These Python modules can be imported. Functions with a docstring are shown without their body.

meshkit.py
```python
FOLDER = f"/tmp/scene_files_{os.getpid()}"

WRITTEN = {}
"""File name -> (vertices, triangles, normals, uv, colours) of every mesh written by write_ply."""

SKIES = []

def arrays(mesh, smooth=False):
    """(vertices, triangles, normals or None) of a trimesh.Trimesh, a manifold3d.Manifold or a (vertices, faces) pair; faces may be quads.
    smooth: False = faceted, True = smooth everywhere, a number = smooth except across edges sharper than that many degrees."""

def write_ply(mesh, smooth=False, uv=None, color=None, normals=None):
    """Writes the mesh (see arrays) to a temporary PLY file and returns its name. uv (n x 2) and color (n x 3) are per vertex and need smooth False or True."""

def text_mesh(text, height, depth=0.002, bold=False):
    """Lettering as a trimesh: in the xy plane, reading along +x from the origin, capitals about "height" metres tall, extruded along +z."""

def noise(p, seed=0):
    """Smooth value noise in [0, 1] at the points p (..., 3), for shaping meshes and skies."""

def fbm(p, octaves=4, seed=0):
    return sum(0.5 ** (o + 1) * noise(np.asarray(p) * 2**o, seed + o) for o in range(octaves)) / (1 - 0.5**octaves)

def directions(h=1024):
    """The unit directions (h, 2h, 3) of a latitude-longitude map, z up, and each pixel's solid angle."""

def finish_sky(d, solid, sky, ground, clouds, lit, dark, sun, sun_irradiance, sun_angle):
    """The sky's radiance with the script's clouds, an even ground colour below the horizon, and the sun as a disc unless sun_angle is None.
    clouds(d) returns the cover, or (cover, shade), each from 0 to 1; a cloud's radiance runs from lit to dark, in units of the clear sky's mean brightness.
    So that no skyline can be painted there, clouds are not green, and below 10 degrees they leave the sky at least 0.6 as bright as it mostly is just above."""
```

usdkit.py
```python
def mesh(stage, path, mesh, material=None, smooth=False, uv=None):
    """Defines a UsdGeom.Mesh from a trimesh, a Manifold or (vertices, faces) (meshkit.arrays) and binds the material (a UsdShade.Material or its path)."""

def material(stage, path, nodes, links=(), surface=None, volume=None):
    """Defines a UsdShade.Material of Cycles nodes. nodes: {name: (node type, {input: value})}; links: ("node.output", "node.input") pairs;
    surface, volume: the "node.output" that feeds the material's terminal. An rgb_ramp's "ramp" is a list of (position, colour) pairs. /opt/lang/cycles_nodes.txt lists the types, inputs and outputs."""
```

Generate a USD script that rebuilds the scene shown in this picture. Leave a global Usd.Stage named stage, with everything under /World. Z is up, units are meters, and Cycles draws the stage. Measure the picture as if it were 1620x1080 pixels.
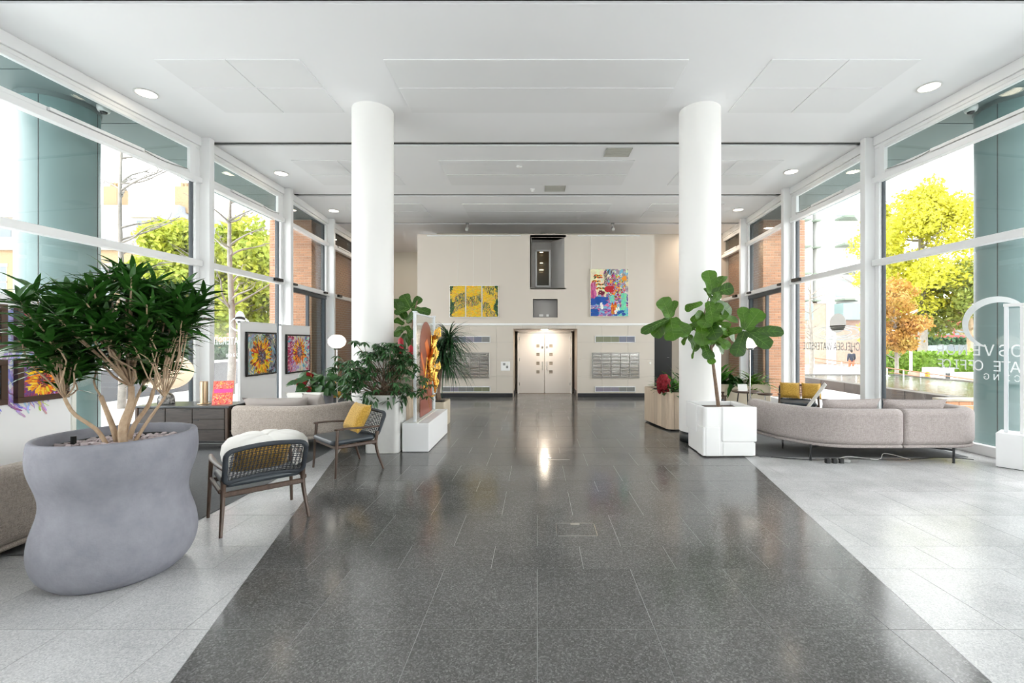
import math, random
import numpy as np
import trimesh
import manifold3d as m3
from shapely.geometry import Polygon, box as sbox, LineString
from pxr import Usd, UsdGeom, UsdLux, UsdShade, Gf, Sdf, Vt
import usdkit, meshkit

stage = Usd.Stage.CreateInMemory()
UsdGeom.SetStageUpAxis(stage, UsdGeom.Tokens.z)
UsdGeom.SetStageMetersPerUnit(stage, 1.0)
W = UsdGeom.Xform.Define(stage, '/World')
UsdGeom.Scope.Define(stage, '/World/Looks')

# ------------------------------------------------------------------ camera, sky, sun, exposure
EYE = 1.6
cam = UsdGeom.Camera.Define(stage, '/World/camera')
cam.AddTranslateOp().Set(Gf.Vec3d(0, 0, EYE)); cam.AddRotateXOp().Set(90.0)
cam.CreateHorizontalApertureAttr(36.0); cam.CreateVerticalApertureAttr(24.0)
cam.CreateFocalLengthAttr(16.0)
cam.CreateHorizontalApertureOffsetAttr(-40 / 1620 * 36.0)
cam.CreateClippingRangeAttr(Gf.Vec2f(0.05, 2000.0))
cam.CreateExposureAttr(0.25)

sky = UsdLux.DomeLight.Define(stage, '/World/sky')
sky.CreateColorAttr(Gf.Vec3f(0.97, 0.985, 1.0)); sky.CreateIntensityAttr(1.9)
sun = UsdLux.DistantLight.Define(stage, '/World/sun')
sun.CreateColorAttr(Gf.Vec3f(1.0, 0.93, 0.82)); sun.CreateIntensityAttr(5.0); sun.CreateAngleAttr(1.0)
sun.AddRotateXYZOp().Set(Gf.Vec3f(52, 0, 2))          # shines towards +y (from behind the camera) and down

rng = random.Random(7)
nrg = np.random.default_rng(7)
def at(px, py, d): return np.array([(px - 850) / 720 * d, d, EYE - (py - 540) / 720 * d])
def gd(py): return EYE * 720 / (py - 540)

# ------------------------------------------------------------------ prims
names = {}
def numbered(path):
    n = names.get(path, 0); names[path] = n + 1
    return path if n == 0 else f'{path}_{n:03d}'
def keys(p, **kw):
    for k, v in kw.items():
        if v: p.SetCustomDataByKey(k, v)
def place(x, loc, rz):
    if any(loc): x.AddTranslateOp().Set(Gf.Vec3d(*map(float, loc)))
    if rz: x.AddRotateZOp().Set(float(rz))
def thing(name, label, cat, loc=(0, 0, 0), rz=0, group=None, kind=None):
    x = UsdGeom.Xform.Define(stage, numbered('/World/' + name)); place(x, loc, rz)
    keys(x.GetPrim(), label=label, category=cat, group=group, kind=kind)
    return x.GetPrim()
def P(prim): return str(prim.GetPath())
LOC = {}
def part(parent, name, mesh, mat, smooth=False, label=None, kind=None, col=None, cast=True):
    m = usdkit.mesh(stage, numbered((P(parent) if parent else '/World') + '/' + name), mesh, MAT[mat], smooth)
    if col is not None:
        UsdGeom.PrimvarsAPI(m).CreatePrimvar('col', Sdf.ValueTypeNames.Color3fArray, 'vertex').Set(Vt.Vec3fArray.FromNumpy(np.asarray(col, np.float32)))
    keys(m.GetPrim(), label=label, kind=kind)
    return m.GetPrim()
def single(name, mesh, mat, label, cat, smooth=False, group=None, kind=None):
    p = part(None, name, mesh, mat, smooth); keys(p, label=label, category=cat, group=group, kind=kind)
    return p
def dup(root, loc, rz, label, group=None):
    was = root.GetCustomData(); base = root.GetName()
    x = UsdGeom.Xform.Define(stage, numbered('/World/' + base)); r = x.GetPrim()
    r.GetReferences().AddInternalReference(root.GetPath())
    x.ClearXformOpOrder(); x.SetXformOpOrder([])
    for a in ('xformOp:translate', 'xformOp:rotateZ'):
        r.CreateAttribute(a, Sdf.ValueTypeNames.Double3 if a.endswith('late') else Sdf.ValueTypeNames.Float)
    r.GetAttribute('xformOp:translate').Set(Gf.Vec3d(*map(float, loc))); r.GetAttribute('xformOp:rotateZ').Set(float(rz))
    r.CreateAttribute('xformOpOrder', Sdf.ValueTypeNames.TokenArray, False, Sdf.VariabilityUniform).Set(['xformOp:translate', 'xformOp:rotateZ'])
    keys(r, label=label, category=was['category'], group=group or was.get('group'))
    r.SetInstanceable(True)
    return r

# ------------------------------------------------------------------ mesh helpers: everything is (V, F)
def cat(*ms):
    V, F, n = [], [], 0
    for v, f in ms:
        V.append(np.asarray(v, float)); F.append(np.asarray(f, int) + n); n += len(v)
    return np.vstack(V), np.vstack(F)
def vf(m):
    if hasattr(m, 'to_mesh'):
        q = m.to_mesh(); return np.array(q.vert_properties[:, :3], float), np.array(q.tri_verts, int)
    return np.array(m.vertices), np.array(m.faces)
_sg = np.array([[x, y, z] for x in (-1, 1) for y in (-1, 1) for z in (-1, 1)], float)
def _cb(h, b):
    h = np.asarray(h, float); b = min(b, *(h * 0.9))
    return np.concatenate([_sg * (h - b * (1 - np.eye(3)[k])) for k in range(3)])
_cbf = None
def box(c, s, b=0.006):
    global _cbf
    if _cbf is None:
        p = _cb((1, 1, 1), .3); hl = trimesh.convex.convex_hull(p)
        from scipy.spatial import cKDTree
        _cbf = cKDTree(p).query(hl.vertices)[1][hl.faces]
    return _cb(np.asarray(s, float) / 2, b) + np.asarray(c, float), _cbf
def bx(x0, x1, y0, y1, z0, z1, b=0.006): return box(((x0 + x1) / 2, (y0 + y1) / 2, (z0 + z1) / 2), (abs(x1 - x0), abs(y1 - y0), abs(z1 - z0)), b)
def xf(m, M=None, t=None, rz=None, s=None):
    v, f = m; v = np.array(v, float)
    if s is not None: v = v * np.asarray(s)
    if M is not None: v = v @ np.asarray(M)[:3, :3].T + np.asarray(M)[:3, 3]
    if rz is not None:
        a = math.radians(rz); R = np.array([[math.cos(a), -math.sin(a), 0], [math.sin(a), math.cos(a), 0], [0, 0, 1]]); v = v @ R.T
    if t is not None: v = v + np.asarray(t, float)
    return v, f
def frame(o, u, v):
    u = np.asarray(u, float); u /= np.linalg.norm(u); v = np.asarray(v, float); v -= u * (u @ v); v /= np.linalg.norm(v)
    M = np.eye(4); M[:3, 0], M[:3, 1], M[:3, 2], M[:3, 3] = u, v, np.cross(u, v), o
    return M
def lathe(prof, n=32, sx=1, sy=1, c=(0, 0, 0), close=True):
    p = np.asarray(prof, float); a = np.arange(n) * 2 * np.pi / n
    v = np.stack([p[:, None, 0] * np.cos(a) * sx, p[:, None, 0] * np.sin(a) * sy, np.repeat(p[:, 1:2], n, 1)], -1).reshape(-1, 3) + np.asarray(c, float)
    i, j = np.meshgrid(np.arange(len(p) - 1), np.arange(n), indexing='ij'); k = (j + 1) % n
    q = np.stack([i * n + j, i * n + k, (i + 1) * n + k, (i + 1) * n + j], -1).reshape(-1, 4)
    f = np.vstack([q[:, [0, 1, 2]], q[:, [0, 2, 3]]])
    if close:
        m = len(v); v = np.vstack([v, np.asarray(c) + [0, 0, p[0, 1]], np.asarray(c) + [0, 0, p[-1, 1]]])
        j = np.arange(n); k = (j + 1) % n; e = (len(p) - 1) * n
        f = np.vstack([f, np.stack([np.full(n, m), k, j], -1), np.stack([np.full(n, m + 1), e + j, e + k], -1)])
    return v, f
def tube(pts, r, sides=8, cap=True):
    p = np.asarray(pts, float); r = np.broadcast_to(np.asarray(r, float), (len(p),))
    t = np.gradient(p, axis=0); t /= np.linalg.norm(t, axis=1, keepdims=True) + 1e-12
    a = np.cross(t[0], [0, 0, 1.] if abs(t[0, 2]) < .9 else [1., 0, 0]); A = []
    for k in range(len(p)):
        a = a - t[k] * (a @ t[k]); a /= np.linalg.norm(a) + 1e-12; A.append(a)
    A = np.array(A); B = np.cross(t, A); g = np.arange(sides) * 2 * np.pi / sides
    v = (p[:, None] + r[:, None, None] * (np.cos(g)[None, :, None] * A[:, None] + np.sin(g)[None, :, None] * B[:, None])).reshape(-1, 3)
    i, j = np.meshgrid(np.arange(len(p) - 1), np.arange(sides), indexing='ij'); k = (j + 1) % sides
    q = np.stack([i * sides + j, i * sides + k, (i + 1) * sides + k, (i + 1) * sides + j], -1).reshape(-1, 4)
    f = np.vstack([q[:, [0, 1, 2]], q[:, [0, 2, 3]]])
    if cap:
        m = len(v); v = np.vstack([v, p[0], p[-1]]); j = np.arange(sides); k = (j + 1) % sides; e = (len(p) - 1) * sides
        f = np.vstack([f, np.stack([np.full(sides, m), k, j], -1), np.stack([np.full(sides, m + 1), e + j, e + k], -1)])
    return v, f
def spline(pts, n=20, closed=False):
    from scipy.interpolate import CubicSpline
    p = np.asarray(pts, float)
    if closed: p = np.vstack([p, p[:1]])
    s = np.r_[0, np.cumsum(np.linalg.norm(np.diff(p, axis=0), axis=1))]
    return CubicSpline(s, p, bc_type='periodic' if closed else 'natural')(np.linspace(0, s[-1], n))
def ext(poly, z0, z1):
    out = []
    for g in getattr(poly, 'geoms', [poly]):
        if g.is_empty or g.area < 1e-8: continue
        m = trimesh.creation.extrude_polygon(g, z1 - z0, engine='earcut'); out.append((np.array(m.vertices) + [0, 0, z0], np.array(m.faces)))
    return cat(*out)
def rbox(x0, x1, y0, y1, z0, z1, r=.05, e=.012, n=6):
    """box with rounded upright corners and rounded top and bottom edges"""
    x0, x1, y0, y1 = min(x0, x1), max(x0, x1), min(y0, y1), max(y0, y1)
    lv = []
    for a in (0, 45, 90): lv.append((e * (1 - math.sin(math.radians(a))), z0 + e * (1 - math.cos(math.radians(a)))))
    for a in (90, 45, 0): lv.append((e * (1 - math.sin(math.radians(a))), z1 - e * (1 - math.cos(math.radians(a)))))
    rings = []
    for ins, z in lv:
        rr = max(r - ins, 1e-4); pts = []
        for cx, cy, a0 in ((x1 - r, y1 - r, 0), (x0 + r, y1 - r, 90), (x0 + r, y0 + r, 180), (x1 - r, y0 + r, 270)):
            for k in range(n + 1):
                a = math.radians(a0 + 90 * k / n); pts.append((cx + rr * math.cos(a), cy + rr * math.sin(a), z))
        rings.append(pts)
    N = len(rings[0]); v = np.array(rings).reshape(-1, 3)
    i, j = np.meshgrid(np.arange(len(rings) - 1), np.arange(N), indexing='ij'); k = (j + 1) % N
    q = np.stack([i * N + j, i * N + k, (i + 1) * N + k, (i + 1) * N + j], -1).reshape(-1, 4)
    f = np.vstack([q[:, [0, 1, 2]], q[:, [0, 2, 3]]]); m = len(v); c = [(x0 + x1) / 2, (y0 + y1) / 2]
    v = np.vstack([v, [*c, z0], [*c, z1]]); j = np.arange(N); k = (j + 1) % N; e0 = (len(rings) - 1) * N
    return v, np.vstack([f, np.stack([np.full(N, m), k, j], -1), np.stack([np.full(N, m + 1), e0 + j, e0 + k], -1)])
def sweep(prof, path):
    """closed profile (offset to the right of the path, z) along a plan path, capped"""
    pr, p = np.asarray(prof, float), np.asarray(path, float)
    t = np.gradient(p, axis=0); t /= np.linalg.norm(t, axis=1, keepdims=True); nrm = np.stack([t[:, 1], -t[:, 0]], 1)
    v = np.stack([p[:, None, 0] + pr[None, :, 0] * nrm[:, None, 0], p[:, None, 1] + pr[None, :, 0] * nrm[:, None, 1], np.repeat(pr[None, :, 1], len(p), 0)], -1).reshape(-1, 3)
    N = len(pr); i, j = np.meshgrid(np.arange(len(p) - 1), np.arange(N), indexing='ij'); k = (j + 1) % N
    q = np.stack([i * N + j, (i + 1) * N + j, (i + 1) * N + k, i * N + k], -1).reshape(-1, 4)
    f = np.vstack([q[:, [0, 1, 2]], q[:, [0, 2, 3]]]); m = len(v)
    v = np.vstack([v, v[:N].mean(0), v[-N:].mean(0)]) if False else np.vstack([v, v[:N].mean(0), v[(len(p) - 1) * N:len(p) * N].mean(0)])
    j = np.arange(N); k = (j + 1) % N; e = (len(p) - 1) * N
    return v, np.vstack([f, np.stack([np.full(N, m), j, k], -1), np.stack([np.full(N, m + 1), e + k, e + j], -1)])
def roundprof(w, z0, z1, r, n=5):
    pts = []
    for cx, cz, a0 in ((w / 2 - r, z1 - r, 0), (-w / 2 + r, z1 - r, 90), (-w / 2 + r, z0 + r, 180), (w / 2 - r, z0 + r, 270)):
        for k in range(n + 1):
            a = math.radians(a0 + 90 * k / n); pts.append((cx + r * math.cos(a), cz + r * math.sin(a)))
    return pts
def pillow(w, h, t, n=12):
    g = np.linspace(-1, 1, n); U, V = np.meshgrid(g, g, indexing='ij')
    pin = 1 - .10 * (1 - np.abs(V) ** 2) * np.abs(U) ** 4; piv = 1 - .10 * (1 - np.abs(U) ** 2) * np.abs(V) ** 4
    T = t / 2 * ((1 - U ** 4) * (1 - V ** 4)) ** .5
    top = np.stack([U * w / 2 * pin, V * h / 2 * piv, T], -1).reshape(-1, 3); bot = top * [1, 1, -1]
    i, j = np.meshgrid(np.arange(n - 1), np.arange(n - 1), indexing='ij')
    q = np.stack([i * n + j, (i + 1) * n + j, (i + 1) * n + j + 1, i * n + j + 1], -1).reshape(-1, 4)
    f = np.vstack([q[:, [0, 1, 2]], q[:, [0, 2, 3]]])
    return np.vstack([top, bot]), np.vstack([f, f[:, ::-1] + n * n])
def leaf(L, w, bend=.2, fold=.25, n=5, shape='lance', wav=0.):
    """leaf along +x, face up +z, drooping by bend*L at the tip; a thin closed blade of 2 halves"""
    s = np.linspace(0, 1, n + 1)
    if shape == 'lance': ww = np.sin(np.pi * s ** .75) ** .8 * (1 - .15 * s)
    elif shape == 'fiddle': ww = np.interp(s, [0, .06, .2, .35, .48, .65, .82, .93, 1], [.08, .55, .68, .64, .70, .95, 1, .8, .22])
    elif shape == 'heart': ww = np.interp(s, [0, .06, .2, .4, .7, 1], [.35, .85, 1, .92, .5, .02])
    else: ww = np.interp(s, [0, .1, .5, 1], [.5, .9, 1, .02])
    x = L * (s - .25 * bend * s ** 3); z = -bend * L * s ** 2
    mid = np.stack([x, 0 * s, z], 1); e = w / 2 * ww
    lf = np.stack([x, e, z + fold * e + wav * w * np.sin(s * 14)], 1); rt = np.stack([x, -e, z + fold * e + wav * w * np.sin(s * 14 + 2)], 1)
    v = np.vstack([mid, lf, rt]); f = []; m = n + 1
    for k in range(n):
        f += [(k, k + 1, m + k + 1), (k, m + k + 1, m + k), (k, 2 * m + k, 2 * m + k + 1), (k, 2 * m + k + 1, k + 1)]
    return v, np.array(f)
def aim(m, o, d, roll=0.0, up=(0, 0, 1)):
    d = np.asarray(d, float); d /= np.linalg.norm(d) + 1e-9; up = np.asarray(up, float)
    if abs(d @ up) > .97: up = np.array([1., 0, 0])
    y = np.cross(up, d); y /= np.linalg.norm(y); z = np.cross(d, y)
    c, s = math.cos(roll), math.sin(roll); y, z = c * y + s * z, c * z - s * y
    M = np.eye(4); M[:3, 0], M[:3, 1], M[:3, 2], M[:3, 3] = d, y, z, o
    return xf(m, M)
def leaves(parent, ms, mat, name='leaf', limit=300, eye=(0, 0, EYE)):
    """the leaves that show largest are parts, the rest one joined part"""
    ms = sorted(ms, key=lambda m: np.linalg.norm(m[0].mean(0) - 0) * 0 + m[0].mean(0)[1])
    for m in ms[:limit]: part(parent, name, m, mat, True)
    if len(ms) > limit: part(parent, name + '_mass', cat(*ms[limit:]), mat, True, kind='stuff')

# ------------------------------------------------------------------ materials
MAT = {}
def mat(name, col, rough=.5, metal=0., spec=.5, var=None, bump=None, rand=0., emit=None, sheen=0., trans=0., coat=0., sss=0.):
    """var=(scale, colour2, sharpness); bump=(scale, strength, distance)"""
    n = {'p': ('principled_bsdf', {'base_color': col, 'roughness': rough, 'metallic': metal, 'specular_ior_level': spec, 'sheen_weight': sheen, 'coat_weight': coat})}
    l = []; n['g'] = ('geometry', {})
    src = None
    if var:
        n['n'] = ('noise_texture', {'scale': var[0], 'detail': 4.0, 'roughness': .6}); l.append(('g.position', 'n.vector'))
        k = var[2] if len(var) > 2 else .2
        n['r'] = ('rgb_ramp', {'ramp': [(.5 - k, col), (.5 + k, var[1])]}); l.append(('n.fac', 'r.fac')); src = 'r.color'
    if rand:
        n['o'] = ('object_info', {}); n['mr'] = ('map_range', {'from_min': 0., 'from_max': 1., 'to_min': 1 - rand, 'to_max': 1 + rand}); l.append(('o.random', 'mr.value'))
        n['h'] = ('hsv', {'hue': .5, 'saturation': 1., 'fac': 1., 'color': col}); l.append(('mr.result', 'h.value'))
        if src: l.append((src, 'h.color'))
        src = 'h.color'
    if src: l.append((src, 'p.base_color'))
    if bump:
        n['bn'] = ('noise_texture', {'scale': bump[0], 'detail': 3.0}); l.append(('g.position', 'bn.vector'))
        n['b'] = ('bump', {'strength': bump[1], 'distance': bump[2]}); l += [('bn.fac', 'b.height'), ('b.normal', 'p.normal')]
    if emit:
        n['p'][1]['emission_color'] = emit[0]; n['p'][1]['emission_strength'] = emit[1]
    surf = 'p.BSDF'
    if trans:
        n['t'] = ('translucent_bsdf', {'color': tuple(min(1, c * 1.6) for c in col)}); n['m'] = ('mix_closure', {'fac': trans})
        if src: l.append((src, 't.color'))
        l += [('p.BSDF', 'm.closure1'), ('t.BSDF', 'm.closure2')]; surf = 'm.closure'
    MAT[name] = usdkit.material(stage, '/World/Looks/' + name, n, l, surface=surf)
def glassmat(name, tint, refl=1.0, rough=0.0, gl=.9):
    MAT[name] = usdkit.material(stage, '/World/Looks/' + name, {
        't': ('transparent_bsdf', {'color': tint}), 'g': ('glossy_bsdf', {'color': (gl, gl, gl), 'roughness': rough}),
        'f': ('layer_weight', {'blend': .5}), 'pw': ('math', {'math_type': 'power', 'value2': 4.0}), 'ma': ('math', {'math_type': 'multiply_add', 'value2': .8, 'value3': .025, 'use_clamp': True}), 'm': ('mix_closure', {})},
        [('f.facing', 'pw.value1'), ('pw.value', 'ma.value1'), ('ma.value', 'm.fac'), ('t.BSDF', 'm.closure1'), ('g.BSDF', 'm.closure2')], surface='m.closure')
def speckle(name, stops, rough, scale, rand):
    MAT[name] = usdkit.material(stage, '/World/Looks/' + name, {
        'g': ('geometry', {}), 'v': ('voronoi_texture', {'scale': scale, 'randomness': 1.0}), 's': ('separate_color', {}), 'r': ('rgb_ramp', {'ramp': stops}),
        'n': ('noise_texture', {'scale': 1.7, 'detail': 5.0}), 'nr': ('map_range', {'from_min': .3, 'from_max': .7, 'to_min': .9, 'to_max': 1.1}),
        'rr': ('map_range', {'from_min': .3, 'from_max': .7, 'to_min': rough * .85, 'to_max': rough * 1.2}),
        'o': ('object_info', {}), 'mr': ('map_range', {'to_min': 1 - rand, 'to_max': 1 + rand}), 'mm': ('math', {'math_type': 'multiply'}),
        'h': ('hsv', {'hue': .5, 'saturation': 1., 'fac': 1.}), 'p': ('principled_bsdf', {'roughness': rough, 'specular_ior_level': .32 if 'light' in name else .5})},
        [('g.position', 'v.vector'), ('v.color', 's.color'), ('s.r', 'r.fac'), ('r.color', 'h.color'), ('g.position', 'n.vector'), ('n.fac', 'nr.value'), ('n.fac', 'rr.value'),
         ('o.random', 'mr.value'), ('mr.result', 'mm.value1'), ('nr.result', 'mm.value2'), ('mm.value', 'h.value'), ('h.color', 'p.base_color'), ('rr.result', 'p.roughness')], surface='p.BSDF')
def vcol(name, rough=.5, spec=.4):
    MAT[name] = usdkit.material(stage, '/World/Looks/' + name, {'a': ('attribute', {'attribute': 'col'}), 'p': ('principled_bsdf', {'roughness': rough, 'specular_ior_level': spec})},
                                [('a.color', 'p.base_color')], surface='p.BSDF')
def woodmat(name, c1, c2, rough, sc=(1, 1, 12)):
    MAT[name] = usdkit.material(stage, '/World/Looks/' + name, {
        'g': ('geometry', {}), 'm': ('mapping', {'scale': sc}), 'n': ('noise_texture', {'scale': 3.0, 'detail': 5.0, 'roughness': .65, 'distortion': .6}), 'r': ('rgb_ramp', {'ramp': [(.3, c1), (.7, c2)]}),
        'o': ('object_info', {}), 'mr': ('map_range', {'to_min': .9, 'to_max': 1.1}), 'h': ('hsv', {'hue': .5, 'saturation': 1., 'fac': 1.}),
        'p': ('principled_bsdf', {'roughness': rough})},
        [('g.position', 'm.vector'), ('m.vector', 'n.vector'), ('n.fac', 'r.fac'), ('r.color', 'h.color'), ('o.random', 'mr.value'), ('mr.result', 'h.value'), ('h.color', 'p.base_color')], surface='p.BSDF')
def weave(name, c1, c2, rough=.9, sc=260):
    MAT[name] = usdkit.material(stage, '/World/Looks/' + name, {
        'g': ('geometry', {}), 'v': ('noise_texture', {'scale': sc, 'detail': 1.0}), 'm': ('mapping', {'scale': (1, 1, 6)}), 'n': ('noise_texture', {'scale': 22., 'detail': 3.}),
        'm2': ('mapping', {'scale': (6, 6, 1)}), 'n2': ('noise_texture', {'scale': 22., 'detail': 3.}), 'a': ('math', {'math_type': 'add'}), 'a2': ('math', {'math_type': 'multiply_add', 'value2': .35}),
        'r': ('rgb_ramp', {'ramp': [(.70, c1), (1.0, c2)]}), 'b': ('bump', {'strength': .25, 'distance': .004}), 'p': ('principled_bsdf', {'roughness': rough, 'specular_ior_level': .15, 'sheen_weight': .15})},
        [('g.position', 'v.vector'), ('g.position', 'm.vector'), ('m.vector', 'n.vector'), ('g.position', 'm2.vector'), ('m2.vector', 'n2.vector'), ('n.fac', 'a.value1'), ('n2.fac', 'a.value2'),
         ('v.fac', 'a2.value1'), ('a.value', 'half.value1'), ('half.value', 'a2.value3'), ('a2.value', 'r.fac'), ('r.color', 'p.base_color'), ('v.fac', 'b.height'), ('b.normal', 'p.normal')] if False else
        [('g.position', 'v.vector'), ('g.position', 'm.vector'), ('m.vector', 'n.vector'), ('g.position', 'm2.vector'), ('m2.vector', 'n2.vector'), ('n.fac', 'a.value1'), ('n2.fac', 'a.value2'),
         ('a.value', 'a2.value1'), ('v.fac', 'a2.value3'), ('a2.value', 'r.fac'), ('r.color', 'p.base_color'), ('v.fac', 'b.height'), ('b.normal', 'p.normal')], surface='p.BSDF')

mat('white_paint', (.83, .82, .80), .55)
mat('column_white', (.86, .845, .82), .5)
mat('ceiling_white', (.86, .86, .87), .7)
mat('ceiling_panel', (.83, .83, .835), .7, var=(900, (.78, .78, .785), .1))
mat('slot_dark', (.05, .05, .05), .6)
mat('slot_light', (.30, .30, .29), .4)
mat('frame_white', (.82, .82, .82), .4)
mat('frame_dark', (.035, .045, .055), .4)
mat('wall_cream', (.67, .60, .52), .6)
mat('wall_grey', (.63, .57, .49), .6, var=(1.3, (.655, .59, .51), .2))
mat('far_grey', (.80, .80, .73), .6)
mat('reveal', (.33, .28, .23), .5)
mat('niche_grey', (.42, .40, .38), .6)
mat('skirting', (.03, .032, .036), .3)
mat('door_white', (.80, .77, .74), .4)
mat('door_black', (.025, .025, .026), .35)
mat('steel', (.62, .60, .57), .28, metal=1., rand=.12)
mat('chrome', (.75, .75, .75), .15, metal=1.)
mat('brass', (.62, .46, .30), .28, metal=1.)
mat('gold', (.95, .55, .12), .2, metal=1., bump=(60, .6, .02))
mat('soffit', (.12, .155, .155), .5)
mat('cladding_teal', (.165, .245, .245), .45)
mat('concrete_dark', (.215, .215, .25), .72, var=(7, (.275, .275, .31), .18), bump=(40, .2, .012))
mat('concrete_light', (.60, .59, .57), .6, var=(4, (.70, .69, .66), .25))
mat('planter_white', (.87, .87, .86), .3)
mat('plinth_white', (.86, .86, .86), .45)
mat('beige_planter', (.62, .53, .40), .5, var=(3, (.68, .60, .47), .2))
mat('black_metal', (.02, .02, .022), .4)
mat('dark_rubber', (.015, .015, .015), .6)
mat('cord_dark', (.035, .042, .052), .6, bump=(400, .4, .004))
mat('leather_dark', (.045, .055, .065), .38)
mat('leather_soft', (.06, .072, .085), .42)
mat('white_boucle', (.85, .83, .79), .9, bump=(160, .4, .006), sheen=.3)
mat('grey_cushion', (.40, .36, .335), .9, bump=(200, .3, .004))
mat('mustard', (.42, .22, .015), .75, var=(70, (.62, .38, .06), .12), bump=(70, .5, .01), sheen=.2)
weave('sofa_fabric', (.30, .255, .22), (.58, .51, .45))
weave('sofa_light', (.26, .225, .215), (.47, .415, .395))
woodmat('walnut', (.055, .032, .022), (.11, .068, .048), .35, (10, 10, 1))
woodmat('smoked_oak', (.022, .016, .013), (.06, .045, .037), .4, (1.5, 1.5, 16))
woodmat('pale_oak', (.52, .40, .29), (.66, .54, .41), .45, (9, 9, .6))
mat('marble', (.012, .012, .013), .2, var=(22, (.35, .34, .33), .13))
mat('smoked_top', (.06, .065, .07), .25)
mat('lamp_globe', (.75, .68, .58), .3, emit=((1.0, .78, .50), .62))
mat('lamp_white', (.9, .88, .85), .3, emit=((1.0, .88, .72), 1.5))
mat('downlight', (.9, .9, .9), .3, emit=((1.0, .86, .66), 12.))
mat('downlight_bright', (.9, .9, .9), .3, emit=((1.0, .84, .66), 190.))
mat('warm_glow', (.9, .8, .6), .3, emit=((1.0, .66, .32), 6.))
mat('soil', (.05, .035, .025), .9, var=(60, (.09, .06, .045), .2))
mat('bark_chip', (.52, .44, .45), .9, rand=.25)
mat('bark_pale', (.40, .27, .17), .8, var=(18, (.55, .41, .28), .2), bump=(60, .5, .01))
mat('bark_brown', (.16, .10, .07), .85, var=(30, (.26, .18, .12), .2), bump=(90, .5, .01))
mat('bark_grey', (.20, .18, .16), .9, var=(5, (.32, .29, .26), .2))
def green(name, c, rough=.3, tr=.12, var=None): mat(name, c, rough, var=var or (9, tuple(x * 1.7 for x in c), .2), trans=tr, rand=0)
green('leaf_dracaena', (.024, .082, .013), .18)
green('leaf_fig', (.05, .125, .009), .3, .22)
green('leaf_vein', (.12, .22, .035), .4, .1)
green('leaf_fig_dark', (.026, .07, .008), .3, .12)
green('leaf_scheff', (.03, .085, .025), .35, .12)
green('leaf_palm', (.018, .06, .02), .35)
green('leaf_fern', (.05, .17, .015), .35, .25)
green('leaf_deep', (.018, .07, .012), .3)
mat('red_flower', (.34, .006, .016), .4)
mat('red_plush', (.15, .002, .008), .8, var=(45, (.34, .008, .02), .15), bump=(90, .8, .02))
mat('terracotta', (.27, .085, .06), .45)
mat('orange_print', (.70, .16, .04), .4)
mat('acrylic_edge', (.72, .74, .76), .2)
mat('decal_white', (.62, .63, .64), .5, trans=.4)
mat('decal_grey', (.30, .30, .31), .5, trans=.25)
mat('decal_pale', (.55, .54, .53), .5, trans=.4)
mat('frame_brown', (.06, .028, .015), .35)
mat('frame_black', (.012, .012, .012), .3)
mat('paper_white', (.88, .87, .85), .6)
mat('vent_glass', (.26, .26, .25), .3)
mat('vent_olive', (.25, .26, .17), .3)
mat('vent_mauve', (.33, .30, .36), .3)
mat('vent_blue', (.22, .23, .29), .3)
mat('mirror_pane', (.35, .30, .24), .15, spec=.8)
mat('cable_black', (.015, .015, .015), .5)
mat('rug', (.105, .108, .11), .95, var=(60, (.15, .152, .155), .25), bump=(300, .4, .005))
mat('grout', (.30, .30, .295), .8)
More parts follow.
